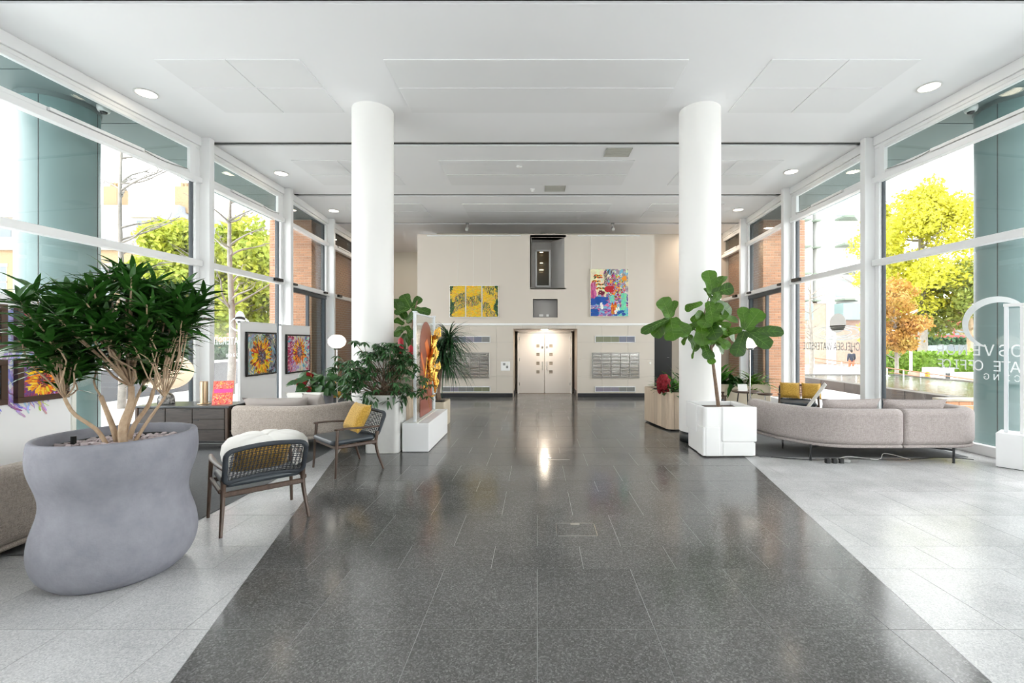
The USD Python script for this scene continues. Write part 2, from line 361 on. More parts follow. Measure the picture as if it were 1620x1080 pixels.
speckle('tile_dark', [(0, (.074, .073, .070)), (.5, (.108, .106, .102)), (.85, (.15, .148, .144)), (1, (.21, .207, .203))], .14, 130., .06)
speckle('tile_light', [(0, (.39, .39, .395)), (.3, (.465, .465, .47)), (.75, (.53, .53, .53)), (1, (.60, .595, .59))], .24, 150., .05)
glassmat('pane', (.975, .985, .98))
glassmat('pane_tint', (.86, .91, .905))
glassmat('pane_dark', (.62, .66, .66))
glassmat('acrylic', (.96, .975, .97))
vcol('paint'); vcol('splash', .6)
mat('paving', (.68, .68, .67), .8, var=(.6, (.76, .76, .75), .2))
mat('planter_wall', (.13, .14, .155), .7, rand=.08)
mat('pond_stone', (.025, .025, .025), .5, var=(3, (.075, .06, .05), .25))
mat('water', (.05, .065, .06), .06, spec=.8, bump=(7, .25, .05))
mat('brick_red', (.46, .225, .115), .8, var=(25, (.38, .175, .09), .25), rand=.2)
mat('mortar', (.60, .53, .47), .9)
mat('brick_tan', (.22, .145, .08), .85, var=(14, (.30, .21, .12), .25))
mat('slate', (.14, .15, .17), .7, var=(8, (.19, .20, .22), .2))
mat('stone_pale', (.32, .275, .21), .8, var=(4, (.39, .34, .27), .2))
mat('tower_white', (.62, .62, .60), .7)
mat('tower_green', (.13, .17, .13), .6)
mat('window_dark', (.10, .12, .13), .2)
mat('window_pale', (.25, .30, .31), .2)
mat('hedge_bright', (.14, .27, .02), .7, trans=.2, var=(3, (.22, .35, .04), .2))
mat('hedge_dark', (.02, .06, .025), .7, trans=.1, var=(3, (.04, .10, .03), .2))
mat('foliage_yellow', (.62, .56, .04), .7, trans=.3, var=(1.3, (.46, .48, .04), .2))
mat('foliage_lime', (.46, .47, .05), .7, trans=.3, var=(1.3, (.20, .28, .04), .2))
mat('foliage_orange', (.48, .22, .05), .7, trans=.3, var=(1.3, (.40, .28, .06), .2))
mat('foliage_green', (.14, .20, .03), .7, trans=.3, var=(.9, (.26, .28, .05), .15))
mat('bus_red', (.62, .03, .03), .35)
mat('lamp_post_white', (.80, .80, .80), .4)
mat('handrail', (.42, .19, .10), .4)
mat('orange_plastic', (.85, .22, .02), .5)
mat('jacket_navy', (.02, .025, .045), .8)
mat('trousers_dark', (.03, .03, .035), .8)
mat('shorts_rust', (.45, .12, .06), .8)
mat('skin', (.55, .34, .25), .6)
mat('hair_dark', (.02, .015, .012), .7)
mat('camera_grey', (.55, .55, .54), .4)
mat('grille_beige', (.50, .49, .44), .6)

# ================================================================== THE SETTING
CZ = 5.31
NODES = [(6.50, -3.0), (6.50, -.2), (6.50, 2.55), (6.50, 4.95), (6.20, 8.35), (6.20, 11.05), (6.40, 13.8), (6.50, 16.3), (6.55, 19.0)]

# floor: separate stone tiles in a grout bed, dark field splaying between two pale fields
def dark_edge(d): return -1.721 - .258 * (d - 2.133), 2.133 + .179 * (d - 2.133)
DARK = Polygon([(dark_edge(-3.2)[0], -3.2), (dark_edge(-3.2)[1], -3.2), (dark_edge(19.2)[1], 19.2), (dark_edge(19.2)[0], 19.2)])
ROOM = Polygon([(-x + .02, d) for x, d in NODES] + [(x - .02, d) for x, d in NODES[::-1]])
floor = thing('floor', 'polished stone floor, dark granite field splaying between pale granite borders', 'floor', kind='structure')
part(floor, 'grout_bed', ext(ROOM.buffer(.02), -.12, -.0012), 'grout')
rows, d = [], 2.529
for h in [.675, .354, .639, .664] + [.355, .65, .655] * 8: rows.append((d, d + h)); d += h
lo = 2.529
for h in [.66, .655, .355, .65, .655, .355, .65, .655, .355, .65]: rows.append((lo - h, lo)); lo -= h
def flat_tile(poly):
    c = np.array(poly.exterior.coords)[:-1]
    if poly.exterior.is_ccw is False: c = c[::-1]
    n = len(c); v = np.vstack([np.c_[c, np.zeros(n)], np.c_[c, np.full(n, -.02)]])
    f = [(0, k, k + 1) for k in range(1, n - 1)]
    for k in range(n): q = (k + 1) % n; f += [(k, n + k, n + q), (k, n + q, q)]
    return v, np.array(f)
tiles = {'dark_tile': [], 'light_tile': []}
TW = .653
for (d0, d1) in rows:
    k0 = round(abs(d0 - 2.529) * 100)
    off = 0 if rows.index((d0, d1)) % 2 == 0 else TW / 2
    for i in range(-12, 12):
        t = sbox(i * TW + off + .002, d0 + .002, (i + 1) * TW + off - .002, d1 - .002).intersection(ROOM)
        for nm, g in (('dark_tile', t.intersection(DARK.buffer(-.0015))), ('light_tile', t.difference(DARK.buffer(.0015)))):
            for q in getattr(g, 'geoms', [g]):
                if q.geom_type == 'Polygon' and q.area > .002: tiles[nm].append((q.centroid.y, q.centroid.x, flat_tile(q)))
for nm, L in tiles.items():
    seen = sorted([t for t in L if t[0] > 1.7 and abs(t[1]) < t[0] * 1.25 + .5], key=lambda t: t[0])
    rest = [t for t in L if t not in seen] if False else [t for t in L if not (t[0] > 1.7 and abs(t[1]) < t[0] * 1.25 + .5)]
    for t in seen[:300]: part(floor, nm, t[2], 'tile_' + nm[:-5])
    part(floor, nm + '_mass', cat(*[t[2] for t in seen[300:] + rest]), 'tile_' + nm[:-5], kind='stuff')

# ceiling: plaster bays between linear slots, perforated panels set in each bay
ceil = thing('ceiling', 'white panelled ceiling crossed by dark linear slots', 'ceiling', kind='structure')
SLOT = [4.93, 8.56, 11.56, 14.3]
edges = [-3.1] + [x for s in SLOT for x in (s - .09, s + .09)] + [19.1]
for a, b in zip(edges[::2], edges[1::2]): part(ceil, 'plaster_bay', bx(-6.7, 6.7, a, b, CZ, CZ + .12, .004), 'ceiling_white')
part(ceil, 'roof_slab', bx(-6.7, 6.7, -3.1, 19.1, CZ + .25, CZ + .6), 'slot_dark')
for s in SLOT:
    part(ceil, 'slot_lining', bx(-6.7, 6.7, s - .091, s + .091, CZ + .04, CZ + .24, .002), 'slot_dark')
    part(ceil, 'slot_rail', bx(-6.05, 6.05, s - .08, s - .01, CZ + .012, CZ + .03, .003), 'slot_light')
    part(ceil, 'slot_rail', bx(-6.05, 6.05, s + .065, s + .088, CZ - .006, CZ + .03, .003), 'ceiling_white')
for a, b, c in ((5.97, 6.64, 7.38), (9.3, 10.1, 10.8), (12.25, 12.95, 13.6)):
    for y0, y1 in ((a, b), (b, c)):
        for x0, x1 in ((-5.05, -4.1), (-4.1, -3.12), (-2.03, 2.0), (3.08, 4.1), (4.1, 5.05)):
            part(ceil, 'perforated_panel', bx(x0 + .004, x1 - .004, y0 + .012, y1 - .012, CZ - .012, CZ + .01, .003), 'ceiling_panel')

# walls
back = thing('wall_back', 'cream upper wall over grey stone cladding around the entrance doors', 'wall', kind='structure')
BD, BX0, BX1 = 13.09, -3.45, 3.37
def bz(py, d=BD): return EYE - (py - 540) / 720 * d
def bxx(px, d=BD): return (px - 850) / 720 * d
ZL, ZT, D2 = bz(513), bz(372), BD + .95
dx0, dx1, dz = bxx(812), bxx(913), bz(520)
n1 = (bxx(841), bxx(893), bz(455), bz(374)); n2 = (bxx(843), bxx(882), bz(502), bz(473))
up = sbox(BX0, ZL, BX1, ZT).difference(sbox(n1[0], n1[2], n1[1], n1[3] - .03)).difference(sbox(n2[0], n2[2], n2[1], n2[3]))
Mw = frame((0, BD + .3, 0), (1, 0, 0), (0, 0, 1))
part(back, 'upper_wall', xf(ext(up, 0, .3), Mw), 'wall_cream')
lowp = sbox(BX0, 0, BX1, ZL).difference(sbox(dx0, -.1, dx1, dz))
part(back, 'lower_backing', xf(ext(lowp, 0, .26), frame((0, BD + .3, 0), (1, 0, 0), (0, 0, 1))), 'niche_grey')
zs = np.linspace(.11, ZL - .02, 5)
for k in range(4):                                                          # stone cladding panels
    n = 9
    for i in range(n):
        x0 = BX0 + (BX1 - BX0) * i / n; x1 = BX0 + (BX1 - BX0) * (i + 1) / n
        g = sbox(x0 + .002, zs[k] + .002, x1 - .002, zs[k + 1] - .002).difference(sbox(dx0 - .005, -1, dx1 + .005, dz + .005))
        if g.area > .003: part(back, 'cladding_panel', xf(ext(g, 0, .045), frame((0, BD + .04, 0), (1, 0, 0), (0, 0, 1))), 'wall_grey')
part(back, 'ledge', cat(bx(BX0, BX1, BD - .03, BD + .05, ZL - .03, ZL + .035), ), 'white_paint')
part(back, 'picture_rail', cat(bx(bxx(676), bxx(824), BD - .025, BD, ZT - .03, ZT - .005), bx(bxx(914), bxx(1012), BD - .025, BD, ZT - .03, ZT - .005)), 'frame_white')
part(back, 'side_return', cat(bx(BX0, BX0 + .2, BD + .3, 18.9, 0, ZT), bx(BX1 - .2, BX1, BD + .3, 15.7, 0, ZT), bx(BX0, BX1, BD + 1.3, BD + 1.5, 0, ZT), bx(BX0 - 3.2, BX1 + .1, BD + 2.62, BD + 2.7, ZT - .1, CZ) if False else bx(BX0, BX1, BD + 2.55, BD + 2.6, ZT, CZ), bx(BX0, BX1, BD, BD + 2.6, ZT, ZT + .03)), 'wall_cream')
part(back, 'skirting', cat(bx(BX0, dx0 - .02, BD - .02, BD, 0, .115), bx(dx1 + .02, BX1, BD - .02, BD, 0, .115)), 'skirting')
# door recess
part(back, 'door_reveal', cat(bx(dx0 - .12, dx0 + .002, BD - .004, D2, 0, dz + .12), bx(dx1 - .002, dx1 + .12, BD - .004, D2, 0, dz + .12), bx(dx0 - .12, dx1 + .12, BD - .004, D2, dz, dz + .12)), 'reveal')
part(back, 'reveal_kick', cat(bx(dx0, dx0 + .02, BD + .25, D2 - .05, 0, .16), bx(dx1 - .02, dx1, BD + .25, D2 - .05, 0, .16)), 'skirting')
part(back, 'recess_lamp', lathe([(.09, 0), (.09, .02)], 20, c=(bxx(862), BD + .4, dz - .02)), 'downlight_bright')
# tall window niche and small socket niche
x0, x1, z0, z1 = n1
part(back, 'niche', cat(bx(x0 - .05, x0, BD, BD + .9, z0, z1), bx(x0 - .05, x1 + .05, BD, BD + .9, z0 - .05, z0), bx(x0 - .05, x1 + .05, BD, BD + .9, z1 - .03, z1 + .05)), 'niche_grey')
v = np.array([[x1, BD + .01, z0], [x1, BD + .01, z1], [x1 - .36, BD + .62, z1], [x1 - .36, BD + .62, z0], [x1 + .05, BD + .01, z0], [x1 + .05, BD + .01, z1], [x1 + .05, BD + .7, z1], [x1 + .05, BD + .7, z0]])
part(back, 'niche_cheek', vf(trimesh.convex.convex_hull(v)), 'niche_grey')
x0, x1, z0, z1 = n2
part(back, 'socket_niche', cat(bx(x0 - .02, x1 + .02, BD + .22, BD + .3, z0 - .02, z1 + .02), bx(x0 - .03, x0, BD + .005, BD + .3, z0, z1), bx(x1, x1 + .03, BD + .005, BD + .3, z0, z1), bx(x0, x1, BD + .005, BD + .3, z1, z1 + .02)), 'niche_grey')
part(back, 'socket', bx(bxx(853), bxx(859.5), BD + .205, BD + .222, z0 + .035, z0 + .10, .004), 'paper_white')
part(back, 'socket', bx(bxx(864.5), bxx(868.5), BD + .205, BD + .222, z0 + .035, z0 + .10, .004), 'paper_white')
part(back, 'light_switch', lathe([(.03, 0), (.03, .012), (.02, .018)], 14), 'far_grey')
stage.GetPrimAtPath(P(back) + '/light_switch').GetReferences()
UsdGeom.Xformable(stage.GetPrimAtPath(P(back) + '/light_switch')).AddTransformOp().Set(Gf.Matrix4d(1, 0, 0, 0, 0, 0, 1, 0, 0, -1, 0, 0, bxx(1028.5), BD, bz(574), 1))
# interior window in the tall niche
w = thing('window_1', 'narrow white framed internal window in the tall niche of the end wall, warm lamps behind', 'window', kind='structure')
wx0, wx1, wz0, wz1 = bxx(845.5) + .02, bxx(872), bz(450), bz(388); wy = BD + .6
part(w, 'frame', cat(bx(wx0, wx0 + .05, wy, wy + .07, wz0, wz1), bx(wx1 - .05, wx1, wy, wy + .07, wz0, wz1), bx(wx0, wx1, wy, wy + .07, wz0, wz0 + .05), bx(wx0, wx1, wy, wy + .07, wz1 - .05, wz1)), 'white_paint')
part(w, 'pane', bx(wx0 + .04, wx1 - .04, wy + .03, wy + .036, wz0 + .04, wz1 - .04, .001), 'pane_dark')
part(w, 'lobby_shell', cat(bx(wx0 - .1, wx1 + .1, wy + .64, wy + .68, wz0 - .1, wz1 + .1), bx(wx0 - .1, wx0 - .06, wy + .07, wy + .66, wz0 - .1, wz1 + .1), bx(wx1 + .06, wx1 + .1, wy + .07, wy + .66, wz0 - .1, wz1 + .1)), 'mirror_pane')
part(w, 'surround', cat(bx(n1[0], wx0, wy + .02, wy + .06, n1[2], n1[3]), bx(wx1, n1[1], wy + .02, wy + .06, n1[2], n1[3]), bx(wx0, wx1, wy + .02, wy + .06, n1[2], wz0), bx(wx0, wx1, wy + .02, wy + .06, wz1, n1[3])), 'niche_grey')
for py, r in ((398, .055), (415, .05), (426, .07)):
    part(w, 'lobby_lamp', lathe([(.001, -.02), (r, -.015), (r, .015), (.001, .02)], 16, sy=.4, c=(bxx(857), wy + .4, bz(py, BD + .9))), 'warm_glow')
# entrance doors
door = thing('door_1', 'pair of white entrance doors with small square panes and steel pull handles', 'door', kind='structure')
D3 = D2 - .02; dd = lambda px: bxx(px, D3); dzz = lambda py: bz(py, D3)
part(door, 'door_frame', cat(bx(dd(818.5), dd(821), D3 - .05, D3 + .1, 0, dzz(524)), bx(dd(902.5), dd(905), D3 - .05, D3 + .1, 0, dzz(524)), bx(dd(818.5), dd(905), D3 - .05, D3 + .1, dzz(526.5), dzz(524)), bx(dd(812), dd(912), D3 + .02, D3 + .1, dzz(524), dz + .1)), 'door_white')
part(door, 'threshold', bx(dd(820), dd(904), D3 - .04, D3 + .05, 0, .012, .002), 'reveal')
sq = [(551, 0), (563.5, 1), (577, 2), (590, 3)]
for s, (a, b) in ((-1, (821.3, 861.3)), (1, (862, 902.3))):
    g = sbox(dd(a), .015, dd(b), dzz(527))
    cx = dd(851) if s < 0 else dd(871.7)
    for py, k in ((547, 0), (560.5, 1), (574.5, 2), (588, 3)): g = g.difference(sbox(cx - .05, dzz(py) - .05, cx + .05, dzz(py) + .05))
    lf = part(door, 'door_leaf', xf(ext(g, 0, .05), frame((0, D3 + .03, 0), (1, 0, 0), (0, 0, 1))), 'door_white')
    for py, k in ((547, 0), (560.5, 1), (574.5, 2), (588, 3)):
        part(lf, 'small_pane', bx(cx - .048, cx + .048, D3, D3 + .012, dzz(py) - .048, dzz(py) + .048, .002), 'mirror_pane')
    hx = dd(858) if s < 0 else dd(865)
    part(lf, 'pull_handle', tube([(hx, D3 - .02, dzz(572)), (hx, D3 - .07, dzz(572)), (hx, D3 - .07, dzz(585)), (hx, D3 - .02, dzz(585))], .013, 8), 'chrome')
    part(lf, 'lock', xf(lathe([(.032, 0), (.032, .02), (.02, .03)], 16), frame((hx, D3 - .02, dzz(549)), (1, 0, 0), (0, 0, 1))), 'chrome')
    for z in (.25, 1.0, 1.65): part(lf, 'hinge', bx(dd(a) + (.0 if s < 0 else dd(b) - dd(a) - .02), dd(a) + (.02 if s < 0 else dd(b) - dd(a)), D3 - .035, D3 - .02, z, z + .09, .003), 'chrome')
# side walls behind the end wall, rear and front walls
fl = single('wall_back_left', bx(-6.6, BX0, 18.9, 19.05, 0, CZ), 'far_grey', 'grey far wall left of the end wall block', 'wall', kind='structure')
fr = single('wall_back_right', cat(bx(BX1, 6.6, 15.7, 15.85, 0, CZ)), 'wall_cream', 'cream far wall right of the end wall block, behind the black door', 'wall', kind='structure')
single('wall_front', bx(-6.7, 6.7, -3.2, -3.0, 0, CZ), 'white_paint', 'white wall behind the viewpoint', 'wall', kind='structure')
bd = thing('door_2', 'plain black door in the cream far wall at the right', 'door', kind='structure')
q = 15.7
part(bd, 'door_leaf', bx(bxx(1034.5, q), bxx(1062, q), q - .05, q - .005, 0, bz(530, q)), 'door_black')
part(bd, 'handle', tube([(bxx(1057, q), q - .05, 1.05), (bxx(1057, q), q - .1, 1.05), (bxx(1054, q), q - .1, 1.05)], .012, 8), 'chrome')
part(bd, 'door_frame', cat(bx(bxx(1062, q), bxx(1064, q), q - .07, q, 0, bz(529, q)), bx(bxx(1033, q) - .02, bxx(1034.5, q), q - .07, q, 0, bz(529, q)), bx(bxx(1033, q), bxx(1064, q), q - .07, q, bz(530, q), bz(528.5, q))), 'wall_grey')

# ---------------------------------------------------------------- glazed side walls, bay by bay
def text(s, h, dep=.002): 
    m = meshkit.text_mesh(s, h, dep); return np.array(m.vertices), np.array(m.faces)
def swoosh(r0, r1, a0, a1, wmax, n=40):
    a = np.radians(np.linspace(a0, a1, n)); wd = wmax * np.sin(np.linspace(0, np.pi, n)) ** .7 / 2
    o = np.c_[(r0 + wd) * np.cos(a), (r1 + wd) * np.sin(a)]; i = np.c_[(r0 - wd) * np.cos(a), (r1 - wd) * np.sin(a)]
    return Polygon(np.vstack([o, i[::-1]])).buffer(0)
win_n = [1]
SIDE = {-1: 'left', 1: 'right'}
BAYS = {}
for s in (-1, 1):
    for k in range(len(NODES) - 1):
        (xa, da), (xb, db) = NODES[k], NODES[k + 1]
        win_n[0] += 1
        seen = k >= 3
        w = thing(f'window_{win_n[0]}', f'{SIDE[s]} glazed wall bay {"nearest the viewpoint" if k == 3 else "second along" if k == 4 else "third along with dark framed glass doors" if k == 5 else "far end" if k > 5 else "behind the viewpoint, number %d" % (k + 1)}', 'window', kind='structure')
        BAYS[s, k] = w
        A, B = np.array([s * xa, da, 0.]), np.array([s * xb, db, 0.]); u = B - A; L = np.linalg.norm(u); u /= L
        nn = np.array([-s * 1., 0, 0]); nn -= u * (u @ nn); nn /= np.linalg.norm(nn)      # inward
        M = np.eye(4); M[:3, 0], M[:3, 1], M[:3, 2], M[:3, 3] = u, nn, (0, 0, 1), A        # x along, y inward, z up
        if s > 0: pass
        X = lambda m: (lambda v, f: (v, f[:, ::-1] if s < 0 else f))(*xf(m, M)) if np.linalg.det(M[:3, :3]) < 0 else xf(m, M)
        part(w, 'mullion', X(cat(bx(L - .06, L + .06, 0, .25, 0, CZ), bx(L - .15, L + .15, 0, .06, 0, CZ))), 'frame_white')
        part(w, 'outer_fin', X(bx(L - .13, L + .03, -.10, 0, 0, CZ)), 'frame_dark')
        part(w, 'sill', X(bx(.06, L - .06, 0, .10, 0, .14)), 'frame_white')
        part(w, 'transom', X(bx(.06, L - .06, .0, .13, 2.965, 3.075)), 'frame_white')
        part(w, 'transom', X(bx(.06, L - .06, .0, .12, 4.47, 4.57)), 'frame_white')
        part(w, 'head_frame', X(cat(bx(.06, L - .06, 0, .10, CZ - .16, CZ), bx(.06, L - .06, 0, .07, CZ - .22, CZ - .16))), 'frame_white')
        hop = k in (3, 4, 6)
        if hop:
            hf = part(w, 'hopper_frame', X(cat(bx(.15, L - .15, .0, .06, 4.57, 4.65), bx(.15, L - .15, .0, .06, CZ - .27, CZ - .20), bx(L - .27, L - .15, 0, .07, 4.57, CZ - .2), bx(.15, .25, 0, .07, 4.57, CZ - .2))), 'frame_white')
            part(hf, 'actuator', X(bx(L * .28, L * .66, .06, .11, 4.59, 4.64)), 'frame_white')
            part(hf, 'actuator_cable', X(tube(spline([(L * .66, .09, 4.62), (L * .74, .1, 4.585), (L * .82, .1, 4.60), (L * .9, .08, 4.64)], 12), .008, 5)), 'slot_light')
        if k == 5:
            part(w, 'glass_pane', X(bx(.1, L - .1, -.03, -.012, 3.06, 4.48, .001)), 'pane')
        else:
            part(w, 'glass_pane', X(bx(.1, L - .1, -.03, -.012, .13, 2.98, .001)), 'pane')
            part(w, 'glass_pane', X(bx(.1, L - .1, -.03, -.012, 3.06, 4.48, .001)), 'pane')
        part(w, 'glass_pane', X(bx(.1, L - .1, -.03, -.012, 4.56, CZ - .15, .001)), 'pane_tint' if k < 5 else 'pane_dark')
        part(w, 'gasket', X(cat(bx(L - .165, L - .15, -.05, .01, .13, 4.5), bx(.15, .16, -.05, .01, .13, 4.5))), 'frame_dark')
        if k == 5:                                                             # sliding entrance doors
            df = part(w, 'door_frame', X(cat(bx(.15, .26, -.04, .05, 0, 2.97), bx(L - .25, L - .15, -.04, .05, 0, 2.97), bx(.15, L - .15, -.04, .07, 2.86, 2.965), bx(L * .52 - .03, L * .52 + .03, -.04, .04, 0, 2.87))), 'frame_dark', label='dark sliding door frame')
            part(w, 'door_glass', X(bx(.25, L * .52 - .02, -.012, .0, .02, 2.87, .001)), 'pane')
            part(w, 'door_glass', X(bx(L * .52 + .02, L - .24, -.012, .0, .02, 2.87, .001)), 'pane_dark')
            part(w, 'door_sensor', X(bx(.22, .42, .08, .19, 3.0, 3.055)), 'frame_black')
            part(w, 'door_sensor', X(bx(L - .55, L - .35, .08, .19, 3.0, 3.055)), 'frame_black')
        if k in (4, 6):
            part(w, 'door_sensor', X(bx(L - .58 if k == 4 else .5, L - .28 if k == 4 else .75, .10, .2, 3.0, 3.075)), 'frame_black')
        # lettering fixed to the outside of the glass, so it reads backwards from in here
        def decal(mesh, x, z, mt, name='lettering', flip=True):
            v, f = mesh; v = np.array(v)
            # outside view: text runs so that it is mirrored from inside
            if s < 0: MM = np.array([[-1, 0, 0], [0, 0, 1], [0, 1, 0]], float)    # text x -> -along (towards the viewer), text y -> z
            else: MM = np.array([[1, 0, 0], [0, 0, 1], [0, 1, 0]], float)
            v = v @ MM.T + [x, -.036, z]
            if np.linalg.det(MM) * np.linalg.det(M[:3, :3]) < 0: f = f[:, ::-1]
            part(w, name, xf((v, f), M), mt)
        if k == 4:
            z = 1.54 if s < 0 else 1.42
            wd = text('CHELSEA WATERSIDE', .15 if s < 0 else .16)
            span = np.ptp(wd[0][:, 0])
            if s < 0: decal(xf(wd, s=(1.95 / span, 1, 1)), 2.20, z, 'decal_white')
            else: decal(xf(wd, s=(1.86 / span, 1, 1)), .44, z, 'decal_grey')
            sp = text('s p a c e', .09); 
            if s < 0: decal(sp, 1.25, z - .25, 'decal_white')
            cx = 1.2 if s < 0 else 1.1
            if s < 0: decal(ext(swoosh(.30, .14, 0, 359, .06), 0, .002), cx, z + .42, 'decal_white', 'ripple_mark'); decal(ext(Polygon([(.16 * math.cos(a), .05 + .15 * math.sin(a)) for a in np.linspace(0, 6.28, 40)]), 0, .002), cx, z + .5, 'decal_white', 'sphere_mark')
            else:
                decal(ext(Polygon([(.26 * math.cos(a), .2 * math.sin(a)) for a in np.linspace(0, 6.28, 40)]), 0, .002), cx, z + .56, 'decal_pale', 'sphere_mark')
                for r in (.42, .62, .84): decal(ext(swoosh(r, r * .17, 0, 359, .035), 0, .002), cx, z + .36, 'decal_white', 'ripple_mark')
        if k == 3 and s > 0:
            pass
        if k == 6: decal(text('s p a c e', .09), 1.6 if s < 0 else .8, 1.45, 'decal_white')
        if k == 3 and s > 0:
            tx = lambda px: None
            def onbay(px, py):                                                  # where the sight line through a picture point meets this bay
                dv = np.array([(px - 850) / 720, 1, -(py - 540) / 720]); nrm = nn
                t = (A - np.array([0, 0, EYE])) @ nrm / (dv @ nrm); p = np.array([0, 0, EYE]) + dv * t
                return (p - A) @ u, p[2]
            for word, pxs, py, hh in (('GROSVENOR', (1503, 1608, 7, 2), 561, .16), ('ESTATE OFFICE', (1485, 1604, 12, 3), 582, .145), ('SERVICING', (1558, 1607, 8, 5), 600, .085)):
                xr, zr = onbay(pxs[0], py); xl, zl = onbay(pxs[1], py)
                pitch = (xr - xl) / (pxs[2] - pxs[3])
                for i, ch in enumerate(word):
                    if ch == ' ': continue
                    x = xl + (i - pxs[3]) * pitch
                    if x < .12: continue
                    decal(text(ch, hh), x - hh * .4, zr, 'decal_white')
            xc, zc = onbay(1572, 512)
            decal(ext(swoosh(.42, .34, -75, 160, .10), 0, .002), xc, zc + .0, 'decal_white', 'swoosh_mark')
    # soffit outside, its panels, and the outer columns
    sf = thing(f'trim_{1 if s < 0 else 2}', f'grey panelled soffit of the overhang outside the {SIDE[s]} glazing', 'soffit', kind='structure')
    y = -3.0
    while y < 18.5:
        wx = lambda yy: float(np.interp(yy, [q[1] for q in NODES], [q[0] for q in NODES])) + .03
        part(sf, 'soffit_panel', ext(Polygon([(s * wx(y + .012), y + .012), (s * 7.65, y + .012), (s * 7.65, y + 1.488), (s * wx(y + 1.488), y + 1.488)]), 5.19, 5.30), 'soffit'); y += 1.5
    part(sf, 'fascia', bx(s * 7.6, s * 7.8, -3.1, 19, 5.18, 8.5), 'cladding_teal')
    part(sf, 'backing', bx(s * 6.72, s * 7.7, -3.1, 19, 5.30, 5.6), 'slot_dark')
    for y in (6.9, -1.2):
        if y < 0: continue
        c = thing('outer_column', f'round pale green clad column under the overhang outside the {SIDE[s]} windows', 'column', (s * 7.25, y, 0))
        part(c, 'shaft', lathe([(.46, 0), (.46, 2.99), (.457, 2.995), (.457, 3.0), (.46, 3.005), (.46, 5.19)], 48), 'cladding_teal', True)
        part(c, 'cladding_joint', cat(*[bx(-.006, .006, -.463, -.44, 0, 5.19, .001) if a is None else xf(bx(.44, .463, -.005, .005, 0, 5.19, .001), rz=a) for a in (20, 110, 200, 290)]), 'slot_dark')
        part(c, 'collar', lathe([(.475, 5.12), (.475, 5.19)], 48), 'soffit')
    cm = thing('dome_camera', f'grey dome security camera under the {SIDE[s]} soffit outside', 'camera', (s * 6.62, 6.95, 5.19))
    part(cm, 'housing', lathe([(.02, -.09), (.07, -.085), (.085, -.05), (.085, 0)], 20), 'camera_grey', True)
    part(cm, 'lens_dome', lathe([(.005, -.125), (.035, -.115), (.05, -.085)], 16), 'frame_black', True)

# brick wings beside the far bays: separate bricks on the face that shows
for s in (-1, 1):
    bw = thing(f'brick_wing', f'red brick wing of the building outside the {SIDE[s]} entrance doors', 'brick wall')
    X0, X1, F = 6.62, 7.86, 13.35
    part(bw, 'core', cat(bx(s * (X0 + .02), s * (X1 - .01), F + .012, 19, 0, 5.18), ), 'mortar')
    bl, bh, jt = .215, .065, .011
    L = []
    for r in range(int(5.18 / (bh + jt))):
        z = r * (bh + jt); x = X0 - (bl + jt) / 2 * (r % 2)
        while x < X1 - .02:
            a, b = max(x, X0), min(x + bl, X1)
            if b - a > .03: L.append((abs(z - 2.6), bx(s * a, s * b, F + rng.uniform(-.003, .003), F + .03, z, z + bh, .004)))
            x += bl + jt
    L.sort(key=lambda t: t[0])
    for _, m in L[:300]: part(bw, 'brick', m, 'brick_red')
    R = [m for _, m in L[300:]]
    for sx, y0 in ((X0, F), (X1, F)):                                           # the flanks, joined
        for r in range(int(5.18 / (bh + jt))):
            z = r * (bh + jt); y = F + .04 - (bl + jt) / 2 * (r % 2)
            while y < 19:
                a, b = max(y, F + .035), min(y + bl, 19)
                if b - a > .03: R.append(bx(s * (sx - .006), s * (sx + .02) if sx == X0 else s * (sx + .006), a, b, z, z + bh, .004) if sx == X0 else bx(s * (sx - .02), s * (sx + .006), a, b, z, z + bh, .004))
                y += bl + jt
    part(bw, 'brick_mass', cat(*R), 'brick_red', kind='stuff')

# ---------------------------------------------------------------- columns in the hall
for sx, lb in ((-2.65, 'round white structural column on the left, behind the grey concrete planter'), (2.62, 'round white structural column on the right, behind the white planter with the fig')):
    c = thing('column', lb, 'column', (sx, 7.34, 0))
    part(c, 'shaft', lathe([(.32, .17), (.32, CZ)], 64), 'column_white', True)
    part(c, 'base_ring', lathe([(.315, 0), (.315, .17)], 64), 'skirting', True)

# ---------------------------------------------------------------- ceiling fittings
for x, y, w in ((-5.84, 6.8, 'left downlight nearest the viewpoint'), (-5.65, 10.04, 'second downlight along the left glazing'), (-5.77, 12.9, 'farthest downlight along the left glazing'),
                (5.71, 6.63, 'right downlight nearest the viewpoint'), (5.54, 9.93, 'second downlight along the right glazing'), (5.65, 12.8, 'farthest downlight along the right glazing'),
                (-5.62, 16.6, 'downlight in the back lobby behind the left column'), (5.45, 15.0, 'downlight in the back lobby behind the right column')):
    t = thing('downlight', 'round recessed ' + w, 'ceiling light', (x, y, CZ), group=None); back_ = y > 14
    part(t, 'trim_ring', lathe([(.125, 0), (.15, -.004), (.155, -.012), (.128, -.014), (.125, 0)], 32, close=False), 'white_paint', True)
    part(t, 'lamp_disc', lathe([(.126, -.012), (.126, -.002)], 32), 'downlight_bright' if back_ else 'downlight')
